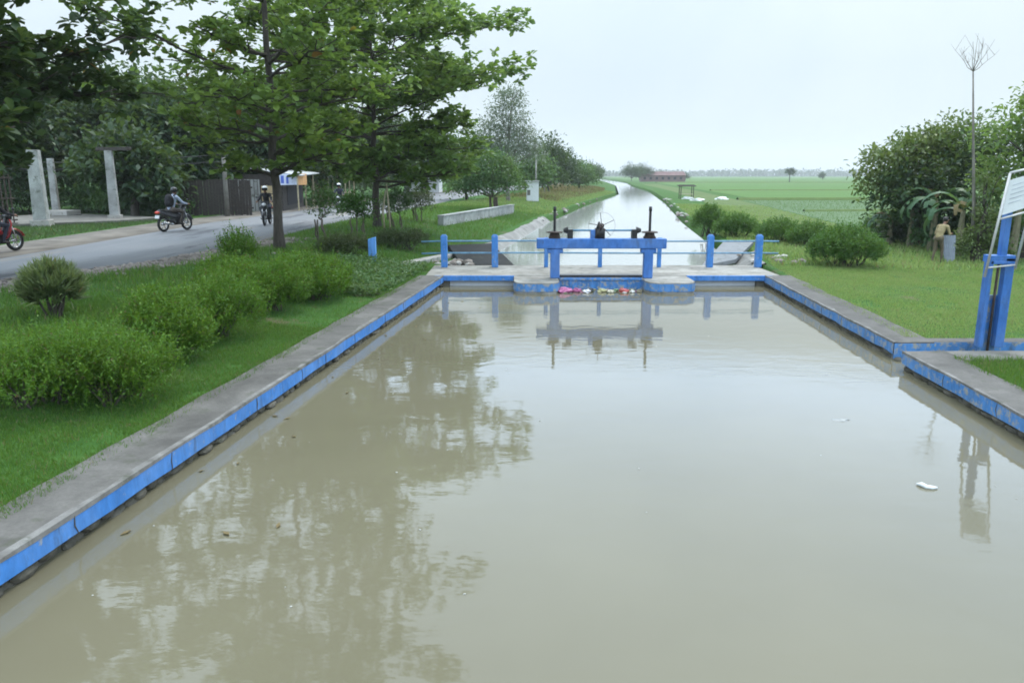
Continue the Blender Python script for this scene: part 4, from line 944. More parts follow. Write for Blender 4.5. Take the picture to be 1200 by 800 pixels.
# white booth
x, y, z = on_ground(622, 236)
t = thing('white_booth', 'small plain white booth beside the utility pole up the left bank', 'booth', (x, y, z))
m = MB(); m.box((.15, 0, .85), (1.05, 1.4, 1.7)); m.build('wall', MT['white'], t, bevel=.01)
MB().box((.1, 0, 1.74), (1.3, 1.7, .07)).build('roof', MT['roofsheet'], t)
MB().box((-.2, -.705, .75), (.26, .02, .45)).build('opening', MT['concrete'], t)
t = thing('white_house', 'small white walled house far along the road with a grey roof', 'house', (-11.4, 101, .88))
MB().box((0, 0, 1.2), (4.4, 5, 2.4)).build('wall', MT['white'], t)
m = MB(); m.add([(-2.7, -3, 2.35), (2.7, -3, 2.35), (2.7, 3, 2.35), (-2.7, 3, 2.35), (0, -3, 3.4), (0, 3, 3.4)], [(1, 2, 5, 4), (3, 0, 4, 5), (0, 1, 4), (2, 3, 5), (3, 2, 1, 0)]); m.build('roof', MT['roofsheet'], t)
MB().box((.4, -2.52, 1.0), (.9, .05, 2.0)).build('door', MT['darkwood'], t)
# utility poles and wires
def pole(name, label, x, y, h, arm=True, r=.1):
    t = thing(name, label, 'pole', (x, y, .85)); m = MB(); m.tube([(0, 0, -.2), (0, 0, h)], [r, r * .65], 10); m.build('shaft', MT['pale_concrete'] if arm else MT['concrete'], t, True)
    if arm: MB().box((0, 0, h - .35), (1.2, .09, .09)).build('crossarm', MT['galv'], t)
    return t
x, y, z = on_ground(628, 232); pole('utility_pole', 'thin grey utility pole behind the white booth', x, y, 5.2)
pole('utility_pole', 'slim pale utility pole right of the one behind the booth', 4.0, 96, 5.0, True, .08)
pole('utility_pole', 'plain grey concrete post in front of the plank fence', -15.25, 41.7, 3.1, False, .14)
pole('utility_pole', 'slender pole between the dark trees behind the driveway', -20.5, 46.3, 6.5, True, .09)
m = MB()
for dz in (0, .35):
    a = Vector((-34, 40, 3.9 + dz)); b = Vector((-15.25, 41.7, 3.75 + dz)); c = Vector((-13.9, 62, 4.3 + dz))
    m.tube(bent(a, b, -.5, 12), .018, 4); m.tube(bent(b, c, -.4, 10), .018, 4)
tag(m.build('overhead_cable', MT['bike_black']), 'pair of sagging overhead cables in front of the dark roadside trees', 'cable')

# gateway pillars and driveway
def pillar(label, x, y, h, w, flare):
    t = thing('gate_pillar', label, 'pillar', (x, y, .88), .25, 'white pillars of the driveway gate')
    MB().box((0, 0, .12), (w * 1.7, w * 1.7, .3)).build('plinth', MT['pale_concrete'], t, bevel=.02)
    m = MB(); m.add([(sx * w * (.6 if z < 1 else flare), sy * w * (.6 if z < 1 else flare), z) for z in (.27, h) for sx, sy in ((-1, -1), (1, -1), (1, 1), (-1, 1))],
                    [(3, 2, 1, 0), (4, 5, 6, 7)] + [(i, (i + 1) % 4, (i + 1) % 4 + 4, i + 4) for i in range(4)]); m.build('shaft', MT['whitewash'], t, bevel=.02)
    return t
pillar('broad white gate pillar nearest the red motorcycle', -20.35, 33.6, 3.2, .44, .5)
pillar('slim white pillar just behind the broad one', -24.0, 41.0, 3.0, .28, .5)
pl = pillar('white free standing driveway pillar carrying a dark beam', -19.35, 37.9, 3.3, .34, .48)
m = MB(); m.bar((-20.1, 38.4, 4.27), (-18.2, 37.6, 4.27), .3, .16); tag(m.build('dark_beam', MT['darkwood'], bevel=.01), 'short dark beam lying on top of the free standing driveway pillar', 'beam')
m = MB(); m.prism([(-21.6, 32.6), (-18.3, 35.9), (-17.2, 38.6), (-24.4, 42.6), (-26, 39)], .6, 1.0); tag(m.build('driveway', MT['concrete'], bevel=.02), None, None, None, 'structure')
m = MB(); m.prism([(-24.5, 40.5), (-22.9, 40.0), (-22.6, 40.8), (-24.2, 41.6)], 1.0, 1.25); tag(m.build('step_block', MT['pale_concrete'], bevel=.02), 'low pale concrete block beside the slim white pillar', 'block')
# iron fence left
t = thing('iron_fence', 'rusty vertical bar fence left of the broad white pillar', 'fence', (-20.9, 33.3, .88), math.atan2(-2.5, -7.5))
m = MB()
for i in range(48): m.bar((.4 + i * .17, 0, .1), (.4 + i * .17, 0, 2.2), .045, .045)
m.build('bars', MT['rust'], t)
for z in (.3, 1.2, 2.05): MB().box((4.4, .04, z), (8.3, .05, .06)).build('rail', MT['rust'], t)
t = thing('base_wall', 'low grey kerb wall under the bar fence', 'wall', (-20.9, 33.3, .6), math.atan2(-2.5, -7.5)); MB().box((4.5, 0, .2), (8.4, .3, .5)).build('wall', MT['concrete'], t)
# plank fence
t = thing('plank_fence', 'weathered dark plank fence behind the grey concrete post', 'fence', (-18.2, 42.3, .88), .1)
m = MB(); pr = random.Random(2)
for i in range(26): m.box((i * .155, pr.uniform(-.015, .015), .95 + pr.uniform(-.05, .05)), (.145, .03, 1.9), 0, 0, pr.uniform(-.02, .02))
m.build('planks', MT['darkwood'], t)
for z in (.4, 1.5): MB().box((2.0, .04, z), (4.1, .05, .09)).build('rail', MT['darkwood'], t)
# shop
t = thing('roadside_shop', 'dark timber roadside shop with a pale sheet roof behind the tall trunk', 'shop', (-15.6, 50.5, .88), .1)
m = MB(); m.box((-.4, 1.0, 1.1), (3.4, 7.5, 2.2)); m.build('wall', MT['darkwood'], t)
m = MB(); m.box((-1.0, -2.79, .95), (1.9, .06, 1.9)); 
m.build('front_panel', MT['whitewash'], t)
for i in range(9): MB().box((-1.85 + i * .21, -2.83, .95), (.03, .025, 1.9)).build('batten', MT['darkwood'], t)
m = MB(); m.box((.5, .9, 2.45), (4.0, 7.6, .06), 0, .02, .12); m.build('roof', MT['roofsheet'], t)
MB().box((1.31, 1.2, .95), (.04, 5.2, 1.3)).build('opening', MT['black'], t)  # flat black panel painted as the shade inside the shop
for y_ in (-2.7, .2, 3.6): m = MB(); m.bar((2.2, y_, 0), (2.2, y_, 2.2), .08); m.build('post', MT['bamboo'], t)
t = thing('banner', 'blue and white printed banner with an orange end hanging from the shop awning', 'banner', (-14.0, 46.6, 2.45), math.atan2(3.2, 1.15))
MB().box((1.0, 0, .33), (2.0, .02, .66)).build('sheet', plas('banner white', (.5, .55, .68)), t)
m = MB(); m.prism([(.42, -.016), (.72, -.016), (.72, -.013), (.42, -.013)], .1, .56); m.prism([(.95, -.016), (1.18, -.016), (1.18, -.013), (.95, -.013)], .08, .46); m.build('blue_print', plas('banner blue', (.05, .10, .42)), t)
MB().box((2.55, 0, .33), (1.08, .022, .68)).build('orange_sheet', plas('banner orange', (.62, .33, .14)), t)
t = thing('board_sign', 'stacked beige wooden boards on a post beside the tall trunk', 'sign', (-13.9, 44.4, .88))
for i, (z, h) in enumerate(((1.35, .42), (.9, .36), (.5, .3))): MB().box((.02 * i, -.05, z), (.62, .03, h)).build('board', M_plain('beige board %d' % i, (.40, .31, .17), .8), t, bevel=.006)
m = MB(); m.bar((0, 0, -.1), (0, 0, 1.6), .07); m.build('post', MT['bamboo'], t)
t = thing('bench', 'rough grey bench on the roadside in front of the pale shop panel', 'bench', (-15.4, 43.6, .88), .1)
MB().box((0, 0, .47), (1.5, .4, .07)).build('seat', MT['concrete'], t, bevel=.01)
for sx in (-.55, .55): MB().box((sx, 0, .21), (.22, .34, .43)).build('leg', MT['concrete'], t, bevel=.01)
# bamboo stall
t = thing('bamboo_stall', 'open roadside stall of pale bamboo poles beyond the shop', 'stall', (-14.2, 62, .88), .05)
for sx in (-1.2, 0, 1.3):
    for sy in (-2, 0, 2.4): m = MB(); m.tube([(sx, sy, -.1), (sx + .03, sy, 2.3)], .05, 7); m.build('post', MT['bamboo'], t)
m = MB(); m.box((0, .2, 2.4), (3.2, 5.2, .1), 0, .05, .06); m.build('roof', M_plain('thatch', (.25, .2, .13), .9), t)
MB().box((.9, 0, .8), (.7, 4.2, .07)).build('counter', MT['bamboo'], t)
m = MB(); 
for i in range(12): m.bar((-1.25, -2 + i * .38, .05), (-1.25, -2 + i * .38, 2.0), .05)
m.build('slat_wall', MT['bamboo'], t)
# dry brush heap
x, y, z = on_ground(655, 224)
g = np.random.default_rng(8); n = 2600; P = g.normal(0, 1, (n, 3)) * np.array([1.5, 1.5, .3]); P[:, 2] = np.abs(P[:, 2]) * np.exp(-(P[:, 0] ** 2 + P[:, 1] ** 2) / 5) * 1.5 + .05
o = leaves_mesh('brush_heap', P, g.normal(0, 1, (n, 3)), .5, .09, MT['dryleaf'], None, None, 'blade'); o.location = (x, y, z); tag(o, 'brown heap of dry cut brush on the left bank', 'brush heap')

# ------------------------------------------------------------------ people
SC = {}
def person(label, loc, rz, bones, mats, scale=1.0, hair=None, helmet=None, face=True, cat='person'):
    """bones: list of (a, b, ra, rb, key). The body is one surface grown over the bones; key picks skin or cloth."""
    t = thing('person', label, cat, loc, rz)
    m = MB()
    for (a, b, ra, rb, key) in bones:
        a, b = Vector(a), Vector(b); L = (b - a).length; k = max(2, int(L / (min(ra, rb) * .45)) + 1)
        for i in range(k):
            f = i / (k - 1); r = ra + (rb - ra) * f; m.ball(a.lerp(b, f), r, 2 if r > .03 else 1)
    me = bpy.data.meshes.new('raw'); me.from_pydata(m.v, [], m.f); o = bpy.data.objects.new('raw', me); col.objects.link(o)
    r = o.modifiers.new('r', 'REMESH'); r.mode = 'VOXEL'; r.voxel_size = .0085
    s = o.modifiers.new('s', 'SMOOTH'); s.factor = .5; s.iterations = 3
    dg = bpy.context.evaluated_depsgraph_get(); ev = o.evaluated_get(dg); bm_ = bpy.data.meshes.new_from_object(ev); bpy.data.objects.remove(o)
    bm_.name = 'body'; keys = list(mats); bm_.materials.clear()
    for k in keys: bm_.materials.append(mats[k])
    nP = len(bm_.polygons); C = np.zeros(nP * 3); bm_.polygons.foreach_get('center', C); C = C.reshape(-1, 3)
    best = np.full(nP, 1e9); idx = np.zeros(nP, int)
    for (a, b, ra, rb, key) in bones:
        a_, b_ = np.array(a, float), np.array(b, float); d = b_ - a_; f = np.clip(((C - a_) @ d) / max(d @ d, 1e-9), 0, 1)
        dist = np.linalg.norm(C - (a_ + f[:, None] * d), axis=1) - (ra + (rb - ra) * f)
        w = dist < best; best[w] = dist[w]; idx[w] = keys.index(key)
    bm_.polygons.foreach_set('material_index', idx.astype(np.int32)); bm_.polygons.foreach_set('use_smooth', [True] * nP)
    b = bpy.data.objects.new('body', bm_); col.objects.link(b); b.parent = t
    t.scale = (scale,) * 3
    return t, b
def hand_bones(w, d, side, key='skin', curl=.5):
    """palm, four fingers of different length and a thumb, w = wrist, d = pointing direction"""
    w = Vector(w); d = Vector(d).normalized(); u = Vector((0, 0, 1)); s = d.cross(u)
    s = s.normalized() if s.length > .1 else Vector((1, 0, 0)); n = s.cross(d)
    out = [(w, w + d * .085, .026, .036, key)]
    for i, L in enumerate((.068, .08, .075, .058)):
        b0 = w + d * .08 + s * (.03 - .02 * i); b1 = b0 + (d - n * curl * .5).normalized() * L * .55; b2 = b1 + (d - n * curl * 1.6).normalized() * L * .5
        out += [(b0, b1, .0105, .0095, key), (b1, b2, .0095, .008, key)]
    tb = w + d * .03 + s * .03 * side; out += [(tb, tb + (d + s * .8 * side).normalized() * .045, .014, .011, key), (tb + (d + s * .8 * side).normalized() * .045, tb + (d * 1.3 + s * .5 * side).normalized() * .085, .011, .009, key)]
    return [(tuple(a), tuple(b), ra, rb, k) for a, b, ra, rb, k in out]
def head_bones(c, fwd, key='skin'):
    c = Vector(c); f = Vector(fwd).normalized(); s = Vector((f.y, -f.x, 0)).normalized(); u = s.cross(f) if abs(f.z) < .9 else Vector((0, 0, 1))
    o = [(c + u * .03 - f * .01, c + u * .02 + f * .015, .092, .088, key), (c - u * .06 + f * .03, c - u * .085 + f * .045, .06, .045, key),
         (c + f * .10 - u * .005, c + f * .118 - u * .035, .012, .017, key)]
    for k in (-1, 1): o += [(c + s * .088 * k + u * .015 - f * .012, c + s * .09 * k - u * .035 - f * .005, .018, .014, key), (c + s * .034 * k + u * .022 + f * .086, c + s * .036 * k + u * .022 + f * .086, .013, .013, 'eye' if key == 'skin' else key)]
    o += [(c + f * .092 - u * .062 - s * .02, c + f * .092 - u * .062 + s * .02, .012, .012, 'lip' if key == 'skin' else key)]
    return [(tuple(a), tuple(b), ra, rb, k) for a, b, ra, rb, k in o]
MT['lip'] = M_plain('lip', (.20, .075, .055), .5); MT['eye'] = M_plain('eye', (.05, .04, .035), .3)

def rider(label, loc, rz, shirt, legs, helmet_mat, backpack=None):
    """seated on a bike whose forward is +Y in its own frame; seat top z=.78"""
    B = []
    hip = Vector((0, -.16, .86)); ch = Vector((0, -.02, 1.22)); nk = Vector((0, .05, 1.40)); hd = Vector((0, .10, 1.53))
    B += [(hip, hip.lerp(ch, .5), .135, .125, 'shirt'), (hip.lerp(ch, .5), ch, .13, .145, 'shirt'), (ch, nk - Vector((0, .02, .05)), .14, .08, 'shirt'), ((-.10, -.17, .83), (.10, -.17, .83), .12, .12, 'legs'),
          ((-.15, .0, 1.31), (.15, .0, 1.31), .075, .075, 'shirt'), (nk - Vector((0, .02, .04)), hd - Vector((0, .02, .08)), .052, .05, 'skin')]
    for s in (-1, 1):
        sh = (s * .18, .0, 1.31); el = (s * .27, .20, 1.09); wr = (s * .30, .40, 1.03)
        B += [(sh, el, .062, .047, 'shirt'), (el, wr, .045, .033, 'shirt')]
        B += hand_bones(wr, (s * -.02, 1, -.08), -s, 'skin', .9)
        kn = (s * .19, .26, .74); an = (s * .17, .10, .33)
        B += [((s * .10, -.14, .84), kn, .092, .065, 'legs'), (kn, an, .06, .042, 'legs'), ((s * .17, .08, .29), (s * .18, .26, .27), .042, .036, 'shoe')]
    B = [(tuple(a), tuple(b), ra, rb, k) for a, b, ra, rb, k in B] + head_bones(hd, (0, 1, -.05))
    t, b = person(label, loc, rz, B, {'skin': MT['skin'], 'shirt': shirt, 'legs': legs, 'shoe': MT['shoe'], 'eye': MT['eye'], 'lip': MT['lip']})
    m = MB(); m.ball((0, .09, 1.56), (.125, .145, .128), 3); hm = m.build('helmet', helmet_mat, t, True)
    bm = bmesh.new(); bm.from_mesh(hm.data); bmesh.ops.delete(bm, geom=[v for v in bm.verts if v.co.z < 1.47 or (v.co.y > .17 and v.co.z < 1.585)], context='VERTS'); bm.to_mesh(hm.data); bm.free()
    so = hm.modifiers.new('shell', 'SOLIDIFY'); so.thickness = .018
    m = MB(); n = 9; V = []; F = []
    for i in range(n):
        a = -1.1 + 2.2 * i / (n - 1)
        for z, q in ((1.60, .158), (1.535, .165), (1.48, .15)): V.append((math.sin(a) * q * .85, .075 + math.cos(a) * q, z))
    for i in range(n - 1):
        for j in range(2): k = 3 * i + j; F.append((k, k + 1, k + 4, k + 3))
    m.add(V, F); m.build('visor', MT['visor'], hm, True)
    if backpack:
        m = MB(); m.ball((0, -.21, 1.16), (.20, .14, .27), 3); m.ball((0, -.31, 1.08), (.14, .07, .15), 2); m.tube([(-.13, -.1, 1.36), (-.14, .02, 1.40), (-.13, .13, 1.3), (-.13, .14, 1.1)], .028, 6); m.tube([(.13, -.1, 1.36), (.14, .02, 1.40), (.13, .13, 1.3), (.13, .14, 1.1)], .028, 6); m.build('backpack', backpack, t, True)
    return t

def motorcycle(label, loc, rz, body, accent, group='motorcycles on the road'):
    t = thing('motorcycle', label, 'motorcycle', loc, rz, group)
    for y in (-.62, .62):
        m = MB(); m.ring((0, y, .29), (1, 0, 0), .245, .048, 30, 10); w = m.build('wheel', MT['rubber'], t, True)
        m = MB(); m.ring((0, y, .29), (1, 0, 0), .2, .018, 26, 6); m.tube([(-.06, y, .29), (.06, y, .29)], .045, 10)
        for k in range(6):
            a = k * 6.283 / 6; m.tube([(0, y, .29), (0, y + math.cos(a) * .2, .29 + math.sin(a) * .2)], .012, 5)
        m.build('rim', MT['chrome'], w, True)
    m = MB(); m.tube([(0, .40, .95), (0, .33, .6), (0, .12, .4), (0, -.25, .42)], [.05, .06, .08, .09], 8); m.box((0, -.02, .36), (.22, .40, .24)); m.tube([(0, .1, .36), (0, .3, .42)], [.11, .09], 12); m.build('engine', MT['bike_black'], t, True)
    m = MB()
    V = []; F = []; prof = [(.47, .93, .13), (.50, .78, .16), (.43, .60, .20), (.33, .42, .19), (.20, .33, .15)]
    for (y, z, w) in prof: V += [(-w, y - .06, z), (-w * .55, y + .03, z), (0, y + .06, z), (w * .55, y + .03, z), (w, y - .06, z)]
    for i in range(4):
        for j in range(4): k = 5 * i + j; F.append((k, k + 1, k + 6, k + 5))
    m.add(V, F); ls = m.build('leg_shield', body, t, True); so = ls.modifiers.new('shell', 'SOLIDIFY'); so.thickness = .03
    m = MB()
    secs = [(.22, .52, .06, .08), (.02, .58, .10, .12), (-.25, .64, .135, .11), (-.55, .72, .12, .09), (-.82, .78, .07, .05)]; V = []; F = []
    for (y, z, w, h) in secs:
        for k in range(10): a = k * 6.283 / 10; V.append((math.cos(a) * w, y, z + math.sin(a) * h))
    for i in range(4):
        for k in range(10): F.append((i * 10 + k, i * 10 + (k + 1) % 10, (i + 1) * 10 + (k + 1) % 10, (i + 1) * 10 + k))
    F += [tuple(range(9, -1, -1)), tuple(range(40, 50))]
    m.add(V, F); m.build('body', body, t, True)
    m = MB(); V = []; F = []; ss = [(.12, .68, .09), (-.05, .74, .12), (-.3, .765, .14), (-.55, .81, .13), (-.78, .84, .08)]
    for (y, z, w) in ss: V += [(-w, y, z - .05), (-w * .8, y, z + .02), (w * .8, y, z + .02), (w, y, z - .05)]
    for i in range(4):
        k = 4 * i; F += [(k, k + 1, k + 5, k + 4), (k + 1, k + 2, k + 6, k + 5), (k + 2, k + 3, k + 7, k + 6), (k + 3, k, k + 4, k + 7)]
    F += [(3, 2, 1, 0), (16, 17, 18, 19)]
    m.add(V, F); m.build('seat', MT['bike_black'], t, bevel=.015)
    m = MB()
    for s in (-1, 1): m.tube([(s * .08, .44, .84), (s * .085, .56, .5), (s * .085, .62, .29)], .024, 8)
    m.build('fork', MT['chrome'], t, True)
    m = MB(); m.tube([(-.34, .38, 1.02), (-.2, .41, 1.0), (0, .43, .97), (.2, .41, 1.0), (.34, .38, 1.02)], .015, 8); m.box((0, .45, .97), (.26, .12, .12)); hb = m.build('handlebar', MT['bike_black'], t, True)
    for s in (-1, 1):
        m = MB(); m.tube([(s * .26, .40, 1.02), (s * .30, .42, 1.18)], .007, 5); m.ball((s * .31, .41, 1.2), (.055, .018, .035), 2); m.build('mirror', MT['bike_black'], hb, True)
    m = MB(); m.ball((0, .53, .90), (.10, .05, .07), 2); m.build('headlight', MT['lens'], t, True)
    for y, a0, a1 in ((.62, .3, 2.5), (-.62, .5, 2.3)):
        m = MB(); V = []; F = []; n = 9
        for i in range(n): a = a0 + (a1 - a0) * i / (n - 1); q = .325; V += [(-.06, y + math.cos(a) * q, .29 + math.sin(a) * q), (0, y + math.cos(a) * (q + .02), .29 + math.sin(a) * (q + .02)), (.06, y + math.cos(a) * q, .29 + math.sin(a) * q)]
        for i in range(n - 1): k = 3 * i; F += [(k, k + 1, k + 4, k + 3), (k + 1, k + 2, k + 5, k + 4)]
        m.add(V, F); md = m.build('mudguard', body if y > 0 else MT['bike_black'], t, True); so = md.modifiers.new('shell', 'SOLIDIFY'); so.thickness = .008
    m = MB(); m.tube([(.12, -.1, .3), (.14, -.3, .28), (.15, -.75, .36)], [.03, .045, .055], 10); m.build('exhaust', MT['chrome'], t, True)
    m = MB(); m.ball((0, -.88, .74), (.12, .05, .055), 2); m.build('tail_light', MT['tail'], t, True)
    MB().box((0, -.90, .58), (.20, .012, .12), 0, -.2).build('number_plate', MT['white'], t)
    m = MB(); m.tube([(-.28, .05, .29), (.28, .05, .29)], .016, 6); m.build('footrest', MT['bike_black'], t)
    return t
z = .905
motorcycle('dark motorcycle with red tail light and white plate riding away past the driveway', (-13.2, 30.4, z), -.34, MT['bike_grey'], None)
rider('person in black helmet and pale shirt with black backpack riding away', (-13.2, 30.4, z), -.34, MT['shirt_white'], MT['brown_cloth'], MT['helmet_black'], MT['black'])
motorcycle('black motorcycle coming along the road left of the tall trunk', (-10.75, 34.1, z), math.pi + .12, MT['bike_black'], None)
rider('person in a white helmet and black jacket riding toward the tall trunk', (-10.75, 34.1, z), math.pi + .12, MT['black'], MT['navy'], MT['helmet_white'])
motorcycle('dark motorcycle farther along the road, mostly hidden by verge shrubs', (-10.0, 45.3, z), math.pi + .05, MT['bike_black'], None)
rider('person in a white helmet and dark jacket farther along the road behind shrubs', (-10.0, 45.3, z), math.pi + .05, MT['navy'], MT['navy'], MT['helmet_white'])
motorcycle('red motorcycle entering from the left picture edge', (-14.55, 21.75, z), -.25, MT['bike_red'], None)
rider('person in dark clothes on the red motorcycle, cut by the left picture edge', (-14.55, 21.75, z), -.25, MT['black'], MT['navy'], MT['helmet_black'])

# standing person in tan
B = []
for s in (-1, 1):
    f = .13 if s > 0 else -.10
    B += [((s * .09, 0, .86), (s * .10, f * .5 + .05, .48), .088, .062, 'legs'), ((s * .10, f * .5 + .05, .48), (s * .10, f, .09), .058, .04, 'legs'), ((s * .10, f - .03, .045), (s * .11, f + .15, .035), .042, .034, 'shoe')]
    sh = (s * .18, .18, 1.30); el = (s * .22, .20 + .08 * s, 1.03); wr = (s * .17, .40, .98 + .07 * s)
    B += [(sh, el, .062, .046, 'shirt'), (el, wr, .044, .032, 'shirt')] + hand_bones(wr, (-s * .15, 1, -.1), -s, 'skin', .6)
B += [((-.08, 0, .88), (.08, 0, .88), .115, .115, 'legs'), ((0, .01, .95), (0, .07, 1.12), .13, .13, 'shirt'), ((0, .07, 1.12), (0, .16, 1.26), .14, .145, 'shirt'), ((-.14, .18, 1.31), (.14, .18, 1.31), .075, .075, 'shirt'), ((0, .19, 1.33), (0, .26, 1.45), .058, .05, 'skin')]
B += head_bones((0, .31, 1.53), (0, 1, -.25))
x, y, zz = on_ground(1097, 307, .1)
t, b = person('person in a tan shirt and olive trousers standing bent forward by the banana plants', (x, y, zz), R(-62), B, {'skin': MT['skin'], 'shirt': MT['tan_cloth'], 'legs': MT['olive_cloth'], 'shoe': MT['shoe'], 'eye': MT['eye'], 'lip': MT['lip']}, .93)
m = MB(); m.ball((0, .285, 1.575), (.102, .112, .088), 3); hr = m.build('hair', MT['hair'], t, True)

# ------------------------------------------------------------------ grass and stones
def blades(name, label, pts, h, w, mat, cat='grass', seed=1, lean=.35):
    g = np.random.default_rng(seed); n = len(pts); D = np.stack([g.normal(0, lean, n), g.normal(0, lean, n), np.ones(n)], 1)
    L = h * g.uniform(.5, 1.3, n)
    N = g.normal(0, 1, (n, 3)); N[:, 2] *= .2
    tag(leaves_mesh(name, pts, D, L, w, mat, None, N, 'blade', 0, .07), label, cat, None, 'stuff')
def scatter(n, y0, y1, side, d0, d1, seed, pw=1.0, avoid=None, clump=.0):
    g = np.random.default_rng(seed); y = y0 + (y1 - y0) * g.random(n) ** pw; d = d0 + (d1 - d0) * g.random(n)
    out = []
    for yy, dd in zip(y, d):
        x = xl(yy) - dd if side < 0 else xr(yy) + dd
        if clump and mnoise.noise(Vector((x * .8, yy * .8, 4.2))) + .5 * mnoise.noise(Vector((x * 2.6, yy * 2.6, 1))) < -clump and g.random() > .3: continue
        if side < 0 and x < lerp_pl(NEAR, yy) + (1.35 if 9 < yy < 26 else .15): continue
        if avoid and avoid(x, yy): continue
        out.append((x, yy, zg(x, yy) - .01))
    return np.array(out)
blades('lawn_grass', 'short bright green grass on the left lawn along the canal edge', np.concatenate([scatter(150000, 3.5, 14, -1, .6, 5.5, 1, 1.1, None, .52), scatter(60000, 13, 30, -1, .6, 8, 2, 1.2, None, .52)]), .065, .0075, MT['grass'], seed=3)
blades('verge_grass', 'taller grass behind the bushes and along the road verge', np.concatenate([scatter(26000, 6, 24, -1, 3.2, 7.5, 4, 1, None, .1), scatter(30000, 22, 60, -1, 1.0, 9, 5, 1.2)]), .17, .016, MT['grass'], seed=6)
blades('edge_grass', 'ragged grass tufts growing over the back edge of the left canal wall', scatter(15000, 3.5, 21, -1, .47, .72, 41, 1.0, None, -.12), .085, .008, MT['grass'], seed=42)
blades('edge_grass', 'ragged grass tufts growing over the back edge of the right canal wall', scatter(9000, 13, 21, 1, .47, .74, 43, 1.0, None, -.12), .07, .010, MT['lawn'], seed=44)
def avoid_pad(x, y): return (6.6 < x < 8.95 and 11.3 < y < 13.03)
blades('lawn_grass', 'short grass on the right lawn between the canal edge and the thicket', np.concatenate([scatter(120000, 13.0, 24, 1, .68, 8, 7, 1.0, avoid_pad, .45), scatter(50000, 22, 36, 1, .7, 13, 8, 1.0, None, .45)]), .055, .011, MT['lawn'], seed=9)
blades('grass_clump', 'thick grass beside the concrete pad at the right picture edge', scatter(30000, 6, 11.5, 1, .55, 4, 10, 1.0), .11, .009, MT['grass'], seed=12)
blades('bank_grass', 'rough grass on both banks upstream of the footbridge', np.concatenate([scatter(26000, 24, 75, 1, .7, 9, 13, 1.2), scatter(22000, 55, 130, -1, .8, 9, 14, 1.1)]), .17, .035, MT['lawn'], seed=15)
vb = []
gg = np.random.default_rng(77)
for _ in range(16000):
    yy = gg.uniform(16, 40); xx = lerp_pl(FAR, yy) - 2.7 - gg.uniform(0, 5); vb.append((xx, yy, .87))
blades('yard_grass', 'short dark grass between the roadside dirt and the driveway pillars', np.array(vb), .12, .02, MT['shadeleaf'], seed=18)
blades('dry_grass', 'yellowish dry grass on the left bank past the brush heap', np.concatenate([scatter(9000, 75, 150, -1, 2.5, 9, 19, 1.0)]), .3, .06, MT['dryleaf'], seed=20)
blades('rice_plants', 'rows of young rice plants in the field beyond the right bushes', scatter(30000, 37, 92, 1, 9.5, 60, 16, 1.0), .16, .03, MT['rice'], seed=17, lean=.2)
# rubble stones along the near road edge
m = MB(); sr = random.Random(31)
bmi = bmesh.new(); bmesh.ops.create_icosphere(bmi, subdivisions=1, radius=1); iv = [v.co.copy() for v in bmi.verts]; fi = [tuple(v.index for v in f.verts) for f in bmi.faces]; bmi.free()
for i in range(2600):
    y = sr.uniform(9, 27); x = lerp_pl(NEAR, y) + abs(sr.gauss(.75, .45)); r = sr.uniform(.02, .07)
    m.add([(x + p.x * r * sr.uniform(.8, 1.2), y + p.y * r * sr.uniform(.8, 1.2), .9 + p.z * r * .6) for p in iv], fi)
tag(m.build('rubble_stones', MT['rock']), 'strip of small loose stones along the near road edge', 'stones', None, 'stuff')

# ------------------------------------------------------------------ air, light, camera
m = MB(); m.box((450, 1345, 40), (6400, 3100, 84)); 
def M_haze():
    mt = bpy.data.materials.new('haze air'); mt.use_nodes = True; nt = mt.node_tree; nt.nodes.clear()
    o = nt.nodes.new('ShaderNodeOutputMaterial'); v = nt.nodes.new('ShaderNodeVolumePrincipled')
    v.inputs['Color'].default_value = (.95, .98, 1, 1); v.inputs['Density'].default_value = .00036; v.inputs['Anisotropy'].default_value = .1
    nt.links.new(v.outputs[0], o.inputs['Volume']); return mt
HAZE = True
if HAZE:
    hz = m.build('haze', M_haze()); tag(hz, 'pale humid haze in the air over the fields', 'haze', None, 'stuff')

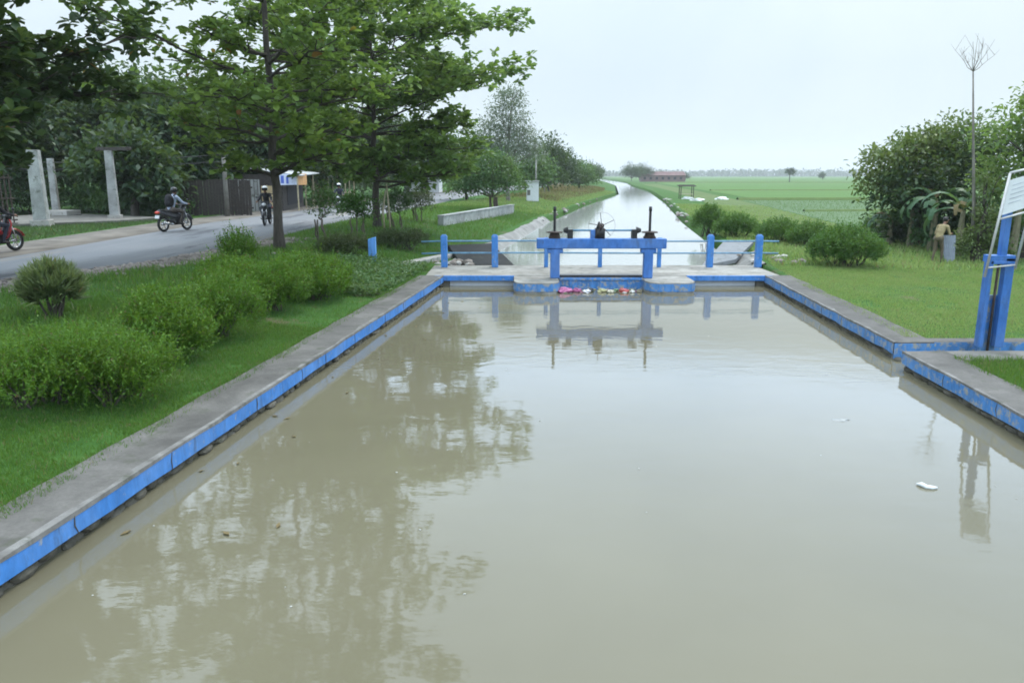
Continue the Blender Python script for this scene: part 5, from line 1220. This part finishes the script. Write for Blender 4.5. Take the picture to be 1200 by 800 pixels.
SUN_EL, SUN_AZ = R(58), R(35)      # azimuth clockwise from +Y
w = bpy.data.worlds.new('World'); scn.world = w; w.use_nodes = True; nt = w.node_tree; nt.nodes.clear()
out = nt.nodes.new('ShaderNodeOutputWorld'); bg = nt.nodes.new('ShaderNodeBackground'); bg.inputs[1].default_value = .1
sky = nt.nodes.new('ShaderNodeTexSky'); sky.sky_type = 'NISHITA'; sky.sun_disc = False; sky.sun_elevation = SUN_EL; sky.sun_rotation = SUN_AZ; sky.air_density = 1.2; sky.dust_density = 4
tc = nt.nodes.new('ShaderNodeTexCoord'); sp = nt.nodes.new('ShaderNodeSeparateXYZ'); nt.links.new(tc.outputs['Generated'], sp.inputs[0])
cl = noise_out(nt, tc.outputs['Generated'], 2.2, 6, .55, .6)
hor = nt.nodes.new('ShaderNodeValToRGB'); e = hor.color_ramp.elements
e[0].position = 0; e[0].color = (.595, .675, .715, 1); e[1].position = .95; e[1].color = (1.75, 2.0, 2.2, 1)
k = e.new(.12); k.color = (.60, .69, .73, 1); k = e.new(.202); k.color = (.66, .755, .81, 1); k = e.new(.25); k.color = (1.40, 1.80, 2.35, 1); k = e.new(.42); k.color = (1.5, 1.85, 2.25, 1)
nt.links.new(sp.outputs[2], hor.inputs[0])
cc = mixc(nt, ramp(nt, cl, .35, .7), (.90, .93, .955), (1.07, 1.05, 1.035))
ov = mixc(nt, 1.0, hor.outputs[0], cc, 'MULTIPLY')
sc_ = nt.nodes.new('ShaderNodeVectorMath'); sc_.operation = 'SCALE'; sc_.inputs[3].default_value = 10.0; nt.links.new(ov, sc_.inputs[0])
nt.links.new(mixc(nt, .92, sky.outputs[0], sc_.outputs[0]), bg.inputs[0]); nt.links.new(bg.outputs[0], out.inputs[0])
sl = bpy.data.lights.new('sun', 'SUN'); sl.energy = 1.5; sl.angle = R(16); sl.color = (1, .96, .9); so = bpy.data.objects.new('sun', sl); col.objects.link(so)
d = Vector((math.sin(SUN_AZ) * math.cos(SUN_EL), math.cos(SUN_AZ) * math.cos(SUN_EL), math.sin(SUN_EL))); so.rotation_euler = (-d).to_track_quat('-Z', 'Y').to_euler()

cam = bpy.data.cameras.new('camera'); cam.sensor_width = 36; cam.lens = 27; cam.clip_start = .1; cam.clip_end = 8000
co = bpy.data.objects.new('camera', cam); col.objects.link(co); co.location = (0, 0, CAMH); co.rotation_euler = (math.pi / 2 - TH, 0, 0); scn.camera = co
scn.view_settings.view_transform = 'Standard'; scn.view_settings.look = 'None'; scn.view_settings.exposure = .42; scn.view_settings.gamma = 1; scn.view_settings.use_curve_mapping = False
scn.cycles.filter_width = 1.8
scn.cycles.max_bounces = 8; scn.cycles.volume_bounces = 0; scn.cycles.use_denoising = True
